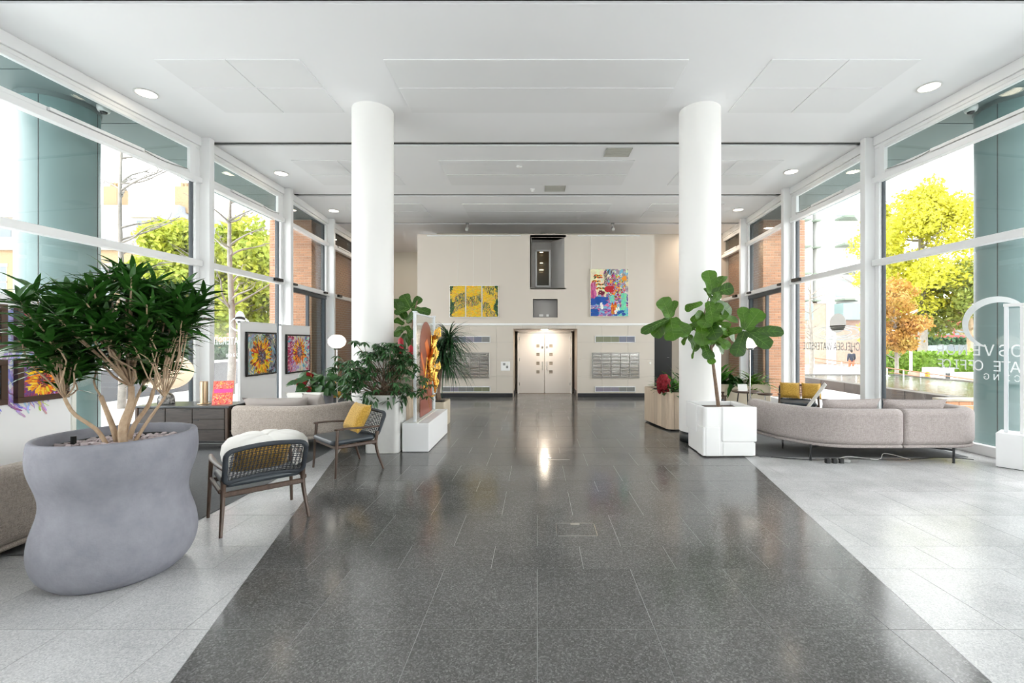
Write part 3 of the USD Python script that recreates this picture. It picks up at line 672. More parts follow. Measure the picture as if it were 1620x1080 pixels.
for x, y, sz, lb in ((1.58, 8.92, .50, 'square beige ceiling grille near the first slot'), (.43, 11.04, .5, 'square beige ceiling grille farther back near the second slot')):
    t = thing('ceiling_grille', lb, 'grille', (x, y, CZ))
    part(t, 'grille_frame', cat(bx(-sz / 2, sz / 2, -.2, -.18, -.014, 0, .002), bx(-sz / 2, sz / 2, .18, .2, -.014, 0, .002), bx(-sz / 2, -sz / 2 + .02, -.2, .2, -.014, 0, .002), bx(sz / 2 - .02, sz / 2, -.2, .2, -.014, 0, .002)), 'grille_beige')
    part(t, 'grille_back', bx(-sz / 2, sz / 2, -.2, .2, -.004, 0, .001), 'slot_light')
    for i in range(9): part(t, 'slat', bx(-sz / 2 + .02, sz / 2 - .02, -.17 + i * .04, -.145 + i * .04, -.012, -.003, .002), 'grille_beige')
t = thing('smoke_detector', 'small round smoke detector on the ceiling left of centre', 'smoke detector', (-.38, 9.6, CZ))
part(t, 'base', lathe([(.13, -.004), (.13, 0)], 24), 'ceiling_panel'); part(t, 'head', lathe([(.04, -.045), (.055, -.03), (.06, -.004)], 24), 'white_paint', True)
t = thing('smoke_detector', 'small white detector beside the far ceiling grille', 'smoke detector', (-.12, 11.1, CZ))
part(t, 'base', lathe([(.055, -.02), (.06, 0)], 20), 'white_paint'); part(t, 'head', lathe([(.02, -.07), (.04, -.05), (.045, -.02)], 20), 'white_paint', True)
for x, lb in ((-2.2, 'small white track spotlight hanging from the far slot, left one'), (2.37, 'small white track spotlight hanging from the far slot, right one')):
    t = thing('track_spotlight', lb, 'spotlight', (x, 14.3, CZ))
    part(t, 'adapter', bx(-.05, .05, -.03, .03, -.03, .01, .004), 'slot_light'); part(t, 'stem', tube([(0, 0, -.02), (0, 0, -.09)], .012), 'frame_white')
    part(t, 'lamp_head', xf(lathe([(.03, 0), (.045, .02), (.05, .16), (.045, .165)], 18), frame((0, .02, -.13), (1, 0, 0), (0, -.6, .8)) @ np.eye(4)), 'white_paint', True)
for s in (-1, 1):
    t = thing('dome_camera', f'small dark dome camera on the ceiling by the {SIDE[s]} far bay', 'camera', (s * 5.85, 14.9, CZ))
    part(t, 'housing', lathe([(.07, -.05), (.08, 0)], 18), 'white_paint'); part(t, 'lens_dome', lathe([(.01, -.11), (.05, -.09), (.065, -.05)], 18), 'frame_black', True)
# ================================================================== FURNITURE AND PLANTS
# ---- end wall fittings
def vent(px0, px1, py0, py1, mats, lb):
    x0, x1, z0, z1 = bxx(px0), bxx(px1), bz(py1), bz(py0)
    t = thing('wall_vent', lb, 'vent', (x0, BD - .005, z0)); w, h = x1 - x0, z1 - z0; e = .022
    part(t, 'vent_frame', cat(bx(0, w, -.02, .01, 0, e, .003), bx(0, w, -.02, .01, h - e, h, .003), bx(0, e, -.02, .01, 0, h, .003), bx(w - e, w, -.02, .01, 0, h, .003)), 'frame_white')
    n = len(mats); pw = (w - 2 * e) / n
    for i, m in enumerate(mats):
        g = part(t, 'grille_section', bx(e + i * pw + .005, e + (i + 1) * pw - .005, -.006, .008, e, h - e, .002), m)
        part(g, 'fins', cat(*[bx(e + i * pw + .005, e + (i + 1) * pw - .005, -.013, -.005, e + (h - 2 * e) * (k + .3) / 6, e + (h - 2 * e) * (k + .7) / 6, .001) for k in range(6)]), m)
vent(699, 776, 531.5, 542, ['vent_glass', 'vent_blue', 'vent_blue', 'vent_mauve', 'vent_blue', 'vent_glass'], 'slim framed vent high on the grey wall, upper one left of the entrance doors')
vent(699, 776, 611, 620, ['vent_glass', 'vent_mauve', 'vent_glass', 'vent_glass', 'vent_olive', 'vent_olive'], 'slim framed vent low on the grey wall, lower one left of the entrance doors')
vent(941, 1005, 531, 542, ['vent_olive', 'vent_olive', 'vent_olive', 'vent_blue', 'vent_blue'], 'slim framed vent high on the grey wall, upper one right of the entrance doors')
vent(941, 1005, 611, 620, ['vent_mauve', 'vent_mauve', 'vent_mauve', 'vent_glass', 'vent_glass'], 'slim framed vent low on the grey wall, lower one right of the entrance doors')
def mailboxes(px0, px1, lb):
    x0, x1, z0, z1 = bxx(px0), bxx(px1), bz(598), bz(557.5); w, h = x1 - x0, z1 - z0
    t = thing('mailbox_bank', lb, 'mailboxes', (x0, BD - .005, z0)); e = .02
    part(t, 'frame', cat(bx(0, w, -.03, .01, 0, e, .004), bx(0, w, -.03, .01, h - e, h, .004), bx(0, e, -.03, .01, 0, h, .004), bx(w - e, w, -.03, .01, 0, h, .004), bx(0, w, 0, .01, 0, h)), 'steel')
    for i in range(5):
        for k in range(7):
            a, b = e + (w - 2 * e) * i / 5, e + (w - 2 * e) * (i + 1) / 5; c, d = e + (h - 2 * e) * k / 7, e + (h - 2 * e) * (k + 1) / 7
            dr = part(t, 'mailbox_door', bx(a + .006, b - .006, -.028, -.006, c + .005, d - .005, .005), 'steel')
            part(dr, 'flap', cat(bx(a + .03, b - .06, -.040, -.026, d - .042, d - .022, .004), xf(lathe([(.011, 0), (.011, .012)], 10), frame((b - .03, -.028, (c + d) / 2), (1, 0, 0), (0, 0, 1)))), 'chrome')
mailboxes(697, 774.5, 'bank of steel mailboxes left of the entrance doors, half behind the trailing palm')
mailboxes(936, 1011.5, 'bank of steel mailboxes right of the entrance doors')
t = thing('entry_panel', 'white square door entry panel on the grey wall left of the doors', 'entry panel', (bxx(792.5), BD - .005, bz(586)))
part(t, 'plate', bx(0, .26, -.015, .01, 0, .26, .004), 'paper_white'); part(t, 'screen', bx(.06, .13, -.022, -.012, .15, .22, .003), 'slot_light'); part(t, 'reader', bx(.15, .21, -.022, -.012, .07, .14, .004), 'vent_glass'); part(t, 'speaker', bx(.16, .22, -.02, -.012, .16, .21, .003), 'far_grey')

# ---- paintings: brush strokes laid on a canvas, one over the other
def strokes_mesh(S):
    """S: (x, y, length, width, angle, colour)"""
    V, F, C = [], [], []
    a = np.array([[-.5, 0], [-.3, .45], [.25, .5], [.5, .1], [.3, -.45], [-.2, -.5]])
    for k, (x, y, l, w, g, c) in enumerate(S):
        ca, sa = math.cos(g), math.sin(g); p = a * [l, w]; q = np.c_[x + p[:, 0] * ca - p[:, 1] * sa, y + p[:, 0] * sa + p[:, 1] * ca, np.full(6, .0012 + .0000035 * k)]
        n = 6 * k; V.append(q); F += [(n, n + j + 1, n + j) for j in range(1, 5)]; C += [c] * 6
    V = np.vstack(V); F = np.array(F)[:, ::-1]
    return V, F, np.array(C)
def srgb(*c): return tuple(((x / 255 + .055) / 1.055) ** 2.4 if x > 10 else x / 3300 for x in c)
def jit(c, r, a=.12): return tuple(max(0, min(1, x * (1 + r.uniform(-a, a)) + r.uniform(-.01, .01))) for x in c)
def clipS(S, w, h):
    out = []
    for x, y, l, wd, g, c in S:
        m = .5 * max(l * abs(math.cos(g)), wd * .6); mm = .5 * max(l * abs(math.sin(g)), wd * .6)
        x = min(max(x, -w / 2 + m), w / 2 - m); y = min(max(y, -h / 2 + mm), h / 2 - mm); out.append((x, y, l, wd, g, c))
    return out
def sunflower(w, h, cx, cy, R, seed, bg, petals, core, swirl=True, n=900):
    r = random.Random(seed); S = []
    for _ in range(n):
        x, y = r.uniform(-w / 2, w / 2), r.uniform(-h / 2, h / 2); g = math.atan2(y - cy, x - cx) + (math.pi / 2 if swirl else r.uniform(-.6, .6))
        S.append((x, y, r.uniform(.05, .16) * w, r.uniform(.015, .05) * w, g + r.uniform(-.4, .4), jit(bg[min(len(bg) - 1, int((x / w + .5 + r.uniform(-.25, .25)) * len(bg)) % len(bg))], r, .25)))
    for ring, m in ((1.0, 70), (.78, 60), (.58, 50)):
        for _ in range(m):
            a = r.uniform(0, 6.283); q = R * ring * r.uniform(.7, 1.05)
            S.append((cx + q * math.cos(a), cy + q * 1.1 * math.sin(a), R * r.uniform(.3, .55), R * r.uniform(.07, .16), a + r.uniform(-.35, .35), jit(r.choice(petals), r, .2)))
    for _ in range(170):
        a, q = r.uniform(0, 6.283), R * .42 * r.random() ** .5
        S.append((cx + q * math.cos(a), cy + q * 1.15 * math.sin(a), R * .12, R * .05, r.uniform(0, 3.14), jit(r.choice(core), r, .3)))
    return clipS(S, w, h)
def painting(name, label, M, w, h, S, base, fm=None, fw=.03, dep=.03, group=None):
    """canvas in the plane of M, facing its z, with a frame if fm is given; M is at the canvas centre on the wall"""
    t = thing(name, label, 'painting', M[:3, 3], 0, group); R = M.copy(); R[:3, 3] = 0
    if fm: part(t, 'picture_frame', xf(cat(bx(-w / 2 - fw, w / 2 + fw, h / 2, h / 2 + fw, 0, dep + .012, .003), bx(-w / 2 - fw, w / 2 + fw, -h / 2 - fw, -h / 2, 0, dep + .012, .003), bx(-w / 2 - fw, -w / 2, -h / 2, h / 2, 0, dep + .012, .003), bx(w / 2, w / 2 + fw, -h / 2, h / 2, 0, dep + .012, .003)), R), fm)
    part(t, 'canvas', xf(bx(-w / 2, w / 2, -h / 2, h / 2, 0, dep, .002), R), base)
    V, F, C = strokes_mesh(S); V[:, 2] += dep - .0008
    part(t, 'brush_strokes', xf((V, F), R), 'paint', col=C)
    return t
Y, O, RO, BR, PU, DK = srgb(238, 196, 30), srgb(235, 140, 25), srgb(200, 70, 25), srgb(110, 50, 40), srgb(110, 80, 140), srgb(50, 45, 70)
SK, TQ, GY, CR, MG, PK, LV, OL = srgb(140, 180, 200), srgb(70, 170, 195), srgb(150, 150, 150), srgb(225, 215, 195), srgb(170, 40, 90), srgb(225, 150, 170), srgb(170, 150, 200), srgb(120, 120, 50)
mat('canvas_grey', (.3, .3, .32), .6); mat('canvas_red', (.4, .05, .1), .6); mat('canvas_yellow', (.55, .4, .06), .6); mat('canvas_cream', (.75, .7, .6), .6); mat('canvas_blue', (.02, .12, .25), .6)

# two white display boards by the left glazing, a sunflower painting on each
BXW = -5.84
def board(px0, px1, ztop, lb):
    d0, d1 = -BXW * 720 / (850 - px0), -BXW * 720 / (850 - px1)
    t = thing('display_board', lb, 'display board', (BXW, (d0 + d1) / 2, 0)); L = d1 - d0
    part(t, 'panel', bx(-.05, 0, -L / 2 + .03, L / 2 - .03, .06, ztop - .02, .003), 'plinth_white')
    part(t, 'rail', cat(bx(-.055, .01, -L / 2, L / 2, ztop - .03, ztop, .003), bx(-.055, .005, -L / 2, -L / 2 + .035, 0, ztop, .003), bx(-.055, .005, L / 2 - .035, L / 2, 0, ztop, .003), bx(-.2, .0, -L / 2, -L / 2 + .06, 0, .03, .003), bx(-.2, .0, L / 2 - .06, L / 2, 0, .03, .003)), 'frame_white')
board(380, 437.5, 2.0, 'white display board by the left glazing with the large yellow sunflower painting')
board(445, 490, 1.99, 'white display board by the left glazing with the orange sunflower and pink blossom painting')
FACE = lambda y, z: frame((BXW + .011, y, z), (0, -1, 0), (0, 0, 1)) if False else frame((BXW + .012, y, z), (0, 1, 0), (0, 0, 1))
def onX(px0, px1, Xw): return -Xw * 720 / (850 - px0), -Xw * 720 / (850 - px1)
a, b = onX(387, 434, BXW); za, zb = bz(596, a), bz(524.5, a)
w, h = b - a - .07, za * 0 + (bz(524.5, a) - bz(596, a)) - .07
painting('sunflower_painting', 'black framed painting of a yellow sunflower in swirling grey, on the nearer white board', FACE((a + b) / 2, (za + zb) / 2), w, h,
         sunflower(w, h, -.02, -.06, .34, 3, [GY, CR, SK, OL, GY, DK, SK], [Y, Y, O, srgb(250, 220, 60), RO, BR], [BR, DK, srgb(70, 80, 60), PU]), 'canvas_grey', 'frame_black', .035)
a, b = onX(450.5, 488, BXW); za, zb = bz(591.5, a), bz(528.5, a)
w, h = b - a - .07, (zb - za) - .07
painting('sunflower_painting', 'black framed painting of an orange sunflower with pink and turquoise, on the farther white board', FACE((a + b) / 2, (za + zb) / 2), w, h,
         sunflower(w, h, .03, .04, .27, 4, [MG, PK, LV, CR, CR, srgb(190, 215, 205), TQ], [O, O, RO, Y, BR], [DK, PU, srgb(80, 90, 110)], False), 'canvas_cream', 'frame_black', .035)

# near left display wall with four brown framed paintings and paint splashes
NX = -5.0
db = thing('display_board', 'large white display board at the left edge with four brown framed paintings and painted splashes', 'display board', (NX, 3.9, 0))
part(db, 'panel', bx(-.08, 0, -1.3, .98, .30, 2.05, .004), 'plinth_white')
part(db, 'edge_post', cat(bx(-.09, .012, .98, 1.03, 0, 2.06, .004)), 'far_grey')
part(db, 'base', rbox(-.30, .10, -1.3, 1.0, 0, .34, .02, .008), 'plinth_white')
r = random.Random(5); S = []
def ribbons(y0, z0, n, spread, cols):
    for _ in range(n):
        y, z = y0 + r.uniform(-spread, spread), z0 + r.uniform(-spread * .6, spread * .6); g = r.uniform(-1.9, -1.2); c = r.choice(cols); wd = r.uniform(.012, .045)
        for k in range(9):
            S.append((y, z, .055, wd * (1 - k / 14), g, jit(c, r, .2))); y += .034 * math.cos(g); z += .034 * math.sin(g); g += r.uniform(-.35, .45)
VI, LI = srgb(190, 170, 220), srgb(205, 215, 110)
ribbons(.35, -.20, 40, .22, [VI, srgb(150, 140, 215), srgb(215, 185, 225), srgb(180, 200, 240), srgb(150, 110, 160)])
ribbons(.62, -.26, 8, .08, [LI, VI, srgb(210, 150, 170)])
ribbons(.42, .42, 30, .10, [srgb(190, 200, 235), VI, srgb(170, 180, 230)]); ribbons(.40, .2, 18, .2, [srgb(190, 200, 235), VI])
S = [q for q in S if -1.25 < q[0] < .93 and -.62 < q[1] < .62]
V, F, C = strokes_mesh(S); part(db, 'painted_splash', xf((V, F), frame((.002, 0, 1.45), (0, 1, 0), (0, 0, 1))), 'splash', col=C)
ya, yb = onX(20, 103, NX); fw = .055
for (y0, y1, p0, p1, ref, lb, kind) in ((ya, yb, 484, 556, ya, 'brown framed painting in crimson and pink swirls, upper right on the near left board', 0),
                                       (ya, yb, 567, 638, ya, 'brown framed painting of a fiery sunflower on purple, on the near left board', 1),
                                       (ya - .62, ya - .08, 482, 554, onX(12, 13, NX)[0], 'brown framed painting in blue and orange bands at the left picture edge', 2),
                                       (ya - .62, ya - .08, 568, 639, onX(12, 13, NX)[0], 'brown framed painting in deep turquoise at the left picture edge', 3)):
    z0, z1 = bz(p1, ref), bz(p0, ref); w, h = y1 - y0 - 2 * fw, z1 - z0 - 2 * fw; S = []
    if kind == 1: S = sunflower(w, h, .0, -.01, .15, 11, [PU, srgb(120, 60, 110), srgb(150, 80, 130), srgb(90, 30, 60), srgb(180, 160, 210)], [Y, O, O, RO, srgb(250, 200, 60)], [BR, RO, srgb(90, 40, 60)], False, 500)
    else:
        pal = {0: [srgb(215, 30, 90), srgb(190, 20, 70), srgb(235, 110, 120), srgb(140, 60, 130), srgb(220, 60, 60), srgb(200, 150, 190)], 2: [srgb(30, 110, 160), srgb(40, 150, 180), srgb(230, 110, 60), srgb(40, 30, 60), srgb(220, 90, 90)], 3: [srgb(20, 110, 160), srgb(30, 140, 180), srgb(15, 70, 120), srgb(60, 170, 190)]}[kind]
        for _ in range(520):
            x, y = r.uniform(-w / 2, w / 2), r.uniform(-h / 2, h / 2); g = .35 * math.sin(9 * x + 5 * y) + .3; b_ = int((y / h + .5 + .22 * math.sin(7 * x) + r.uniform(-.1, .1)) * len(pal) * 1.6) % len(pal)
            S.append((x, y, r.uniform(.05, .14), r.uniform(.01, .03), g, jit(pal[b_], r, .2)))
        S = clipS(S, w, h)
    painting('framed_painting', lb, frame((NX + .006, (y0 + y1) / 2, (z0 + z1) / 2), (0, 1, 0), (0, 0, 1)), w, h, S, ('canvas_red', 'canvas_red', 'canvas_blue', 'canvas_blue')[kind], 'frame_brown', fw, .035)

# end wall paintings, hung on wires from the picture rail
def wires(pxs, py): return cat(*[tube([(bxx(p), BD - .02, ZT - .02), (bxx(p), BD - .02, bz(py))], .0035, 5) for p in pxs])
def meadow(w, h, dark, seed):
    r = random.Random(seed); S = []; GR, YG, YL, LM, GB = srgb(40, 80, 50), srgb(150, 150, 70), srgb(235, 190, 20), srgb(215, 185, 90), srgb(120, 125, 105)
    for k in range(1100):
        x, y = r.uniform(-w / 2, w / 2), r.uniform(-h / 2, h / 2)
        band = math.sin(9 * y + 3 * math.sin(4 * (x + seed)) + seed) + .5 * math.sin(17 * y - 5 * x + seed * 2)
        c = r.choice([YL, YL, srgb(220, 170, 40), LM]) if band > .0 else r.choice([YG, GB, LM, srgb(150, 110, 70), GR, YL])
        if dark and (x * dark) > w * .36 + .06 * math.sin(9 * y): c = r.choice([GR, srgb(25, 55, 40), srgb(60, 100, 45)])
        S.append((x, y, r.uniform(.03, .09), r.uniform(.012, .03), (r.uniform(-.3, .3) if band > -.1 else 1.5 + r.uniform(-.4, .4)), jit(c, r, .16)))
    return clipS(S, w, h)
for i, (p0, p1, dk, lb) in enumerate(((712.5, 736, -1, 'left panel of the yellow meadow triptych'), (738, 761.5, 0, 'middle panel of the yellow meadow triptych'), (763.8, 788, 1, 'right panel of the yellow meadow triptych'))):
    x0, x1, z0, z1 = bxx(p0), bxx(p1), bz(501), bz(452.5)
    t = painting('triptych_panel', lb + ' on the cream end wall', frame(((x0 + x1) / 2, BD - .006, (z0 + z1) / 2), (1, 0, 0), (0, 0, 1)), x1 - x0, z1 - z0, meadow(x1 - x0, z1 - z0, dk, i + 1), 'canvas_yellow', None, dep=.04)
    part(t, 'white_edge', xf(cat(bx(-(x1 - x0) / 2 - .018, (x1 - x0) / 2 + .018, -(z1 - z0) / 2 - .018, (z1 - z0) / 2 + .018, -.0, .03, .002)), frame((0, 0, 0), (1, 0, 0), (0, 0, 1))), 'paper_white')
    part(t, 'hanging_wire', xf(wires([(p0 + p1) / 2], 452), t=(-(x0 + x1) / 2, -BD + .006, -(z0 + z1) / 2)), 'far_grey')
def bouquet(w, h):
    r = random.Random(21); S = []; s = w / 1.1
    def dab(u, v, l, wd, g, c, a=.15): S.append(((u - .5) * w, (v - .5) * h, l * s, wd * s, g, jit(c, r, a)))
    CRM, GYP, BL, LB, TL, PKs, CRI, VIO, ORA, GRN, MNT = srgb(240, 228, 190), srgb(165, 140, 150), srgb(25, 80, 160), srgb(120, 180, 210), srgb(110, 205, 180), srgb(215, 110, 150), srgb(190, 25, 40), srgb(130, 60, 130), srgb(240, 150, 30), srgb(95, 115, 50), srgb(130, 215, 160)
    for _ in range(260): dab(r.uniform(0, .45), r.uniform(.4, 1), .14, .08, r.uniform(0, 3), r.choice([CRM, CRM, srgb(235, 215, 180)]))
    for _ in range(200): dab(r.uniform(.45, 1), r.uniform(.55, 1), .12, .07, r.uniform(0, 3), r.choice([GYP, srgb(180, 170, 175), CRM, LB]))
    for _ in range(360): dab(r.uniform(0, 1), r.uniform(0, .45), .12, .05, r.uniform(-.5, .5), r.choice([srgb(150, 130, 185), PKs, LB, srgb(120, 110, 170), VIO]))
    for _ in range(90): dab(r.uniform(0, .42), r.uniform(.26, .4), .16, .06, r.uniform(-.25, .25), BL)
    for _ in range(80): dab(r.uniform(.62, 1), r.uniform(0, .16), .14, .07, r.uniform(-.3, .5), r.choice([BL, BL, LB, TL]))
    for _ in range(40): dab(r.uniform(0, .18), r.uniform(.0, .14), .12, .05, r.uniform(-.3, .5), BL)
    for _ in range(40): dab(r.uniform(.02, .14), r.uniform(.42, .70), .16, .05, 1.5 + r.uniform(-.2, .2), r.choice([PKs, srgb(180, 70, 130)]))
    for u, v in ((.19, .87), (.2, .83), (.15, .75), (.24, .68), (.26, .6)):
        for q in range(9): dab(u + (q - 4) * .022, v + .012 * math.sin(q) - .0012 * (q - 4) ** 2, .07, .04, .1, r.choice([GRN, ORA, RO, srgb(60, 80, 40)]))
    for _ in range(60): dab(.42 + r.uniform(-.06, .2), .75 + r.uniform(-.1, .25), .16, .015, 1.2 + r.uniform(-.5, .5), r.choice([srgb(80, 60, 70), VIO, srgb(70, 80, 60)]))
    for _ in range(420):
        a, q = r.uniform(0, 6.28), r.random() ** .6; u, v = .66 + .26 * q * math.cos(a), .60 + .27 * q * math.sin(a)
        dab(u, v, r.uniform(.03, .08), r.uniform(.02, .05), r.uniform(0, 3), r.choice([CRI, PKs, VIO, ORA, MNT, LB, srgb(230, 190, 60), GRN, MG, srgb(170, 90, 170)]))
    for _ in range(60): dab(.48 + r.uniform(-.1, .12), .57 + r.uniform(-.05, .06), .07, .05, r.uniform(0, 3), CRI)
    for _ in range(30): dab(.26 + r.uniform(-.05, .1), .49 + r.uniform(-.03, .04), .06, .04, 1.5, srgb(110, 20, 50))
    for _ in range(26): dab(.89 + r.uniform(-.05, .05), .80 + r.uniform(-.04, .04), .07, .05, r.uniform(0, 3), ORA)
    for _ in range(70): dab(.88 + r.uniform(-.06, .06), .30 + r.uniform(-.16, .18), .09, .05, 1.5 + r.uniform(-.3, .3), r.choice([MNT, TL]))
    for _ in range(50): dab(.56 + r.uniform(-.06, .06), .36 + r.uniform(-.07, .08), .07, .04, 1.5, r.choice([MNT, LB, TL]))
    for _ in range(60): dab(.62 + r.uniform(-.06, .06), .16 + r.uniform(-.1, .1), .09, .05, 1.5, r.choice([srgb(215, 130, 30), RO, ORA]))
    for u, v in ((.28, .24), (.30, .2), (.7, .13), (.66, .1), (.74, .17)):
        for _ in range(8): dab(u + r.uniform(-.02, .02), v + r.uniform(-.04, .04), .06, .04, 1.5, srgb(240, 235, 230))
    return clipS(S, w, h)
x0, x1, z0, z1 = bxx(934), bxx(993.5), bz(500), bz(426)
t = painting('flower_painting', 'large colourful painting of a flower bouquet on the cream end wall', frame(((x0 + x1) / 2, BD - .006, (z0 + z1) / 2), (1, 0, 0), (0, 0, 1)), x1 - x0, z1 - z0, bouquet(x1 - x0, z1 - z0), 'canvas_cream', 'canvas_cream', .015, .04)
part(t, 'hanging_wire', xf(wires([935, 990.5], 426), t=(-(x0 + x1) / 2, -BD + .006, -(z0 + z1) / 2)), 'far_grey')

# ---- lounge chairs
def make_chair(label, loc, rz):
    t = thing('lounge_chair', label, 'chair', loc, rz)
    for s in (-1, 1):
        part(t, 'leg', tube(spline([(s * .345, .30, 0), (s * .335, .285, .28), (s * .325, .27, .555)], 8), np.linspace(.013, .019, 8), 10), 'walnut', True)
        part(t, 'leg', tube(spline([(s * .335, -.30, 0), (s * .315, -.235, .20), (s * .305, -.215, .36), (s * .305, -.235, .48)], 10), np.linspace(.013, .022, 10), 10), 'walnut', True)
        p = spline([(s * .325, .30, .565), (s * .335, .12, .562), (s * .32, -.10, .545), (s * .30, -.265, .535)], 14)
        pr = []; w = np.interp(np.linspace(0, 1, 14), [0, .3, .75, 1], [.017, .026, .022, .015])
        arm = [np.stack([p[:, 0] + w * math.cos(a), p[:, 1], p[:, 2] + .012 * math.sin(a)], 1) for a in np.arange(10) * 2 * np.pi / 10]
        v = np.stack(arm, 1).reshape(-1, 3); i, j = np.meshgrid(np.arange(13), np.arange(10), indexing='ij'); k = (j + 1) % 10
        q = np.stack([i * 10 + j, i * 10 + k, (i + 1) * 10 + k, (i + 1) * 10 + j], -1).reshape(-1, 4); f = np.vstack([q[:, [0, 1, 2]], q[:, [0, 2, 3]]])
        v = np.vstack([v, p[0], p[-1]]); f = np.vstack([f] + [[(140, (j + 1) % 10, j)] for j in range(10)] + [[(141, 130 + j, 130 + (j + 1) % 10)] for j in range(10)])
        part(t, 'armrest', (v, f if s > 0 else f), 'leather_soft' if False else 'walnut', True)
        part(t, 'side_rail', bx(s * .325 - .014, s * .325 + .014, -.22, .28, .335, .375, .008), 'walnut')
    part(t, 'front_rail', cat(bx(-.33, .33, .255, .285, .325, .365, .008)), 'walnut')
    part(t, 'rear_rail', cat(bx(-.31, .31, -.235, -.205, .30, .345, .008)), 'walnut')
    part(t, 'seat', rbox(-.305, .305, -.22, .33, .372, .43, .06, .025), 'leather_dark', True, label='dark leather seat pad')
    # tilted back: cord wound loop with a woven cord panel
    B = frame((0, -.235, .415), (1, 0, 0), (0, -.36, .93)); hw, hh, rr = .30, .30, .05
    loop = []
    for cx, cy, a0 in ((hw - rr, hh - rr, 0), (-hw + rr, hh - rr, 90), (-hw + rr, rr, 180), (hw - rr, rr, 270)):
        for k in range(6): a = math.radians(a0 + 18 * k); loop.append((cx + rr * math.cos(a), cy + rr * math.sin(a)))
    loop = np.array(loop + loop[:2]); bow = lambda x: -.055 * (1 - (x / .30) ** 2)
    pl = np.c_[loop[:, 0] * (1 + .05 * loop[:, 1]), loop[:, 1], bow(loop[:, 0])]
    dense = [];
    for a, b in zip(pl[:-1], pl[1:]):
        n = max(1, int(np.linalg.norm(b - a) / .04))
        for q in range(n): c = a + (b - a) * q / n; dense.append((c[0], c[1], bow(c[0])))
    dense.append(tuple(pl[-1])); dense = np.array(dense)
    part(t, 'back_frame', xf((lambda m: (m[0] * 1, m[1]))(tube(xf((dense, np.zeros((0, 3), int)), None)[0] * [1, 1, 1], .021, 8)), B @ np.diag([1, 1, -1, 1]) if False else B), 'cord_dark', True)
    cords = []
    for i in range(19):
        x = -.265 + .53 * i / 18
        for o in (-.004, .004): cords.append(tube([(x + o - .012, .02, bow(x) + .006), (x + o, .15, bow(x) + .012), (x + o + .012, .285, bow(x) + .006)], .0026, 4))
    for i in range(11):
        y = .04 + .225 * i / 10; xs = np.linspace(-.275, .275, 9)
        for o in ((-.004, .004) if i % 2 else (0,)): cords.append(tube(np.c_[xs, np.full(9, y + o), bow(xs) + .006], .0026, 4))
    part(t, 'woven_back', xf(cat(*cords), B), 'cord_dark', True)
    return t
def heading(dx, dy): return math.degrees(math.atan2(dy, dx)) - 90
def cushion(label, loc, tilt, rz, w=.44, h=.38, th=.14, name='cushion', m='mustard'):
    t = thing(name, label, 'cushion', loc, rz)
    part(t, 'cover', xf(pillow(w, h, th), frame((0, 0, h / 2 * math.sin(math.radians(tilt)) + .04), (1, 0, 0), (0, -math.cos(math.radians(tilt)), math.sin(math.radians(tilt))))), m, True)
    part(t, 'piping', xf(tube([(w / 2 * u * .93, h / 2 * v * .93, 0) for u, v in ((-1, -1), (0, -.99), (1, -1), (.99, 0), (1, 1), (0, .99), (-1, 1), (-.99, 0), (-1, -1))], .004, 5), frame((0, 0, h / 2 * math.sin(math.radians(tilt)) + .04), (1, 0, 0), (0, -math.cos(math.radians(tilt)), math.sin(math.radians(tilt))))), m, True)
    return t
def off(loc, rz, f): a = math.radians(rz + 90); return (loc[0] + f * math.cos(a), loc[1] + f * math.sin(a), loc[2])
h1 = heading(-.37, .40); c1 = (-2.535, 4.15, 0)
chair0 = make_chair('dark woven cord lounge chair in the foreground beside the big grey pot', c1, h1)
cushion('mustard cushion on the foreground lounge chair, seen through its woven back', off((c1[0], c1[1], .425), h1, -.10), 55, h1, .46, .26)
h2 = heading(-.365, -.375); c2 = (-2.39, 5.76, 0)
dup(chair0, c2, h2, 'dark woven cord lounge chair facing left in front of the grey concrete planter')
cushion('bright mustard cushion on the lounge chair by the grey concrete planter', off((c2[0] + .02, c2[1], .425), h2, -.09), 62, h2)
c3 = (5.15, 9.0, 0); h3 = heading(-.45, -.9)
dup(chair0, c3, h3, 'dark corded lounge chair behind the right sofa by the glazing, with two mustard cushions')
cushion('mustard cushion on the corded chair behind the right sofa, left one', off((5.03, 9.06, .425), h3, -.09), 66, h3, .36, .34)
cushion('mustard cushion on the corded chair behind the right sofa, right one', off((5.38, 8.92, .425), h3, -.09), 66, h3, .34, .34)
c4 = (3.42, 9.05, 0); h4 = heading(.9, -.3)
dup(chair0, c4, h4, 'dark corded lounge chair mostly hidden behind the right column, facing the side table')
cushion('mustard cushion on the chair behind the right column', off((3.42, 9.05, .425), h4, -.06), 66, h4, .4, .36)
c5 = (-4.05, 9.2, 0); h5 = heading(.35, -.95)
dup(chair0, c5, h5, 'dark corded lounge chair behind the left sofa and the red anthurium, against the glass doors')
cushion('mustard cushion on the chair behind the left sofa', off((-3.98, 9.12, .425), h5, -.09), 66, h5, .4, .36)

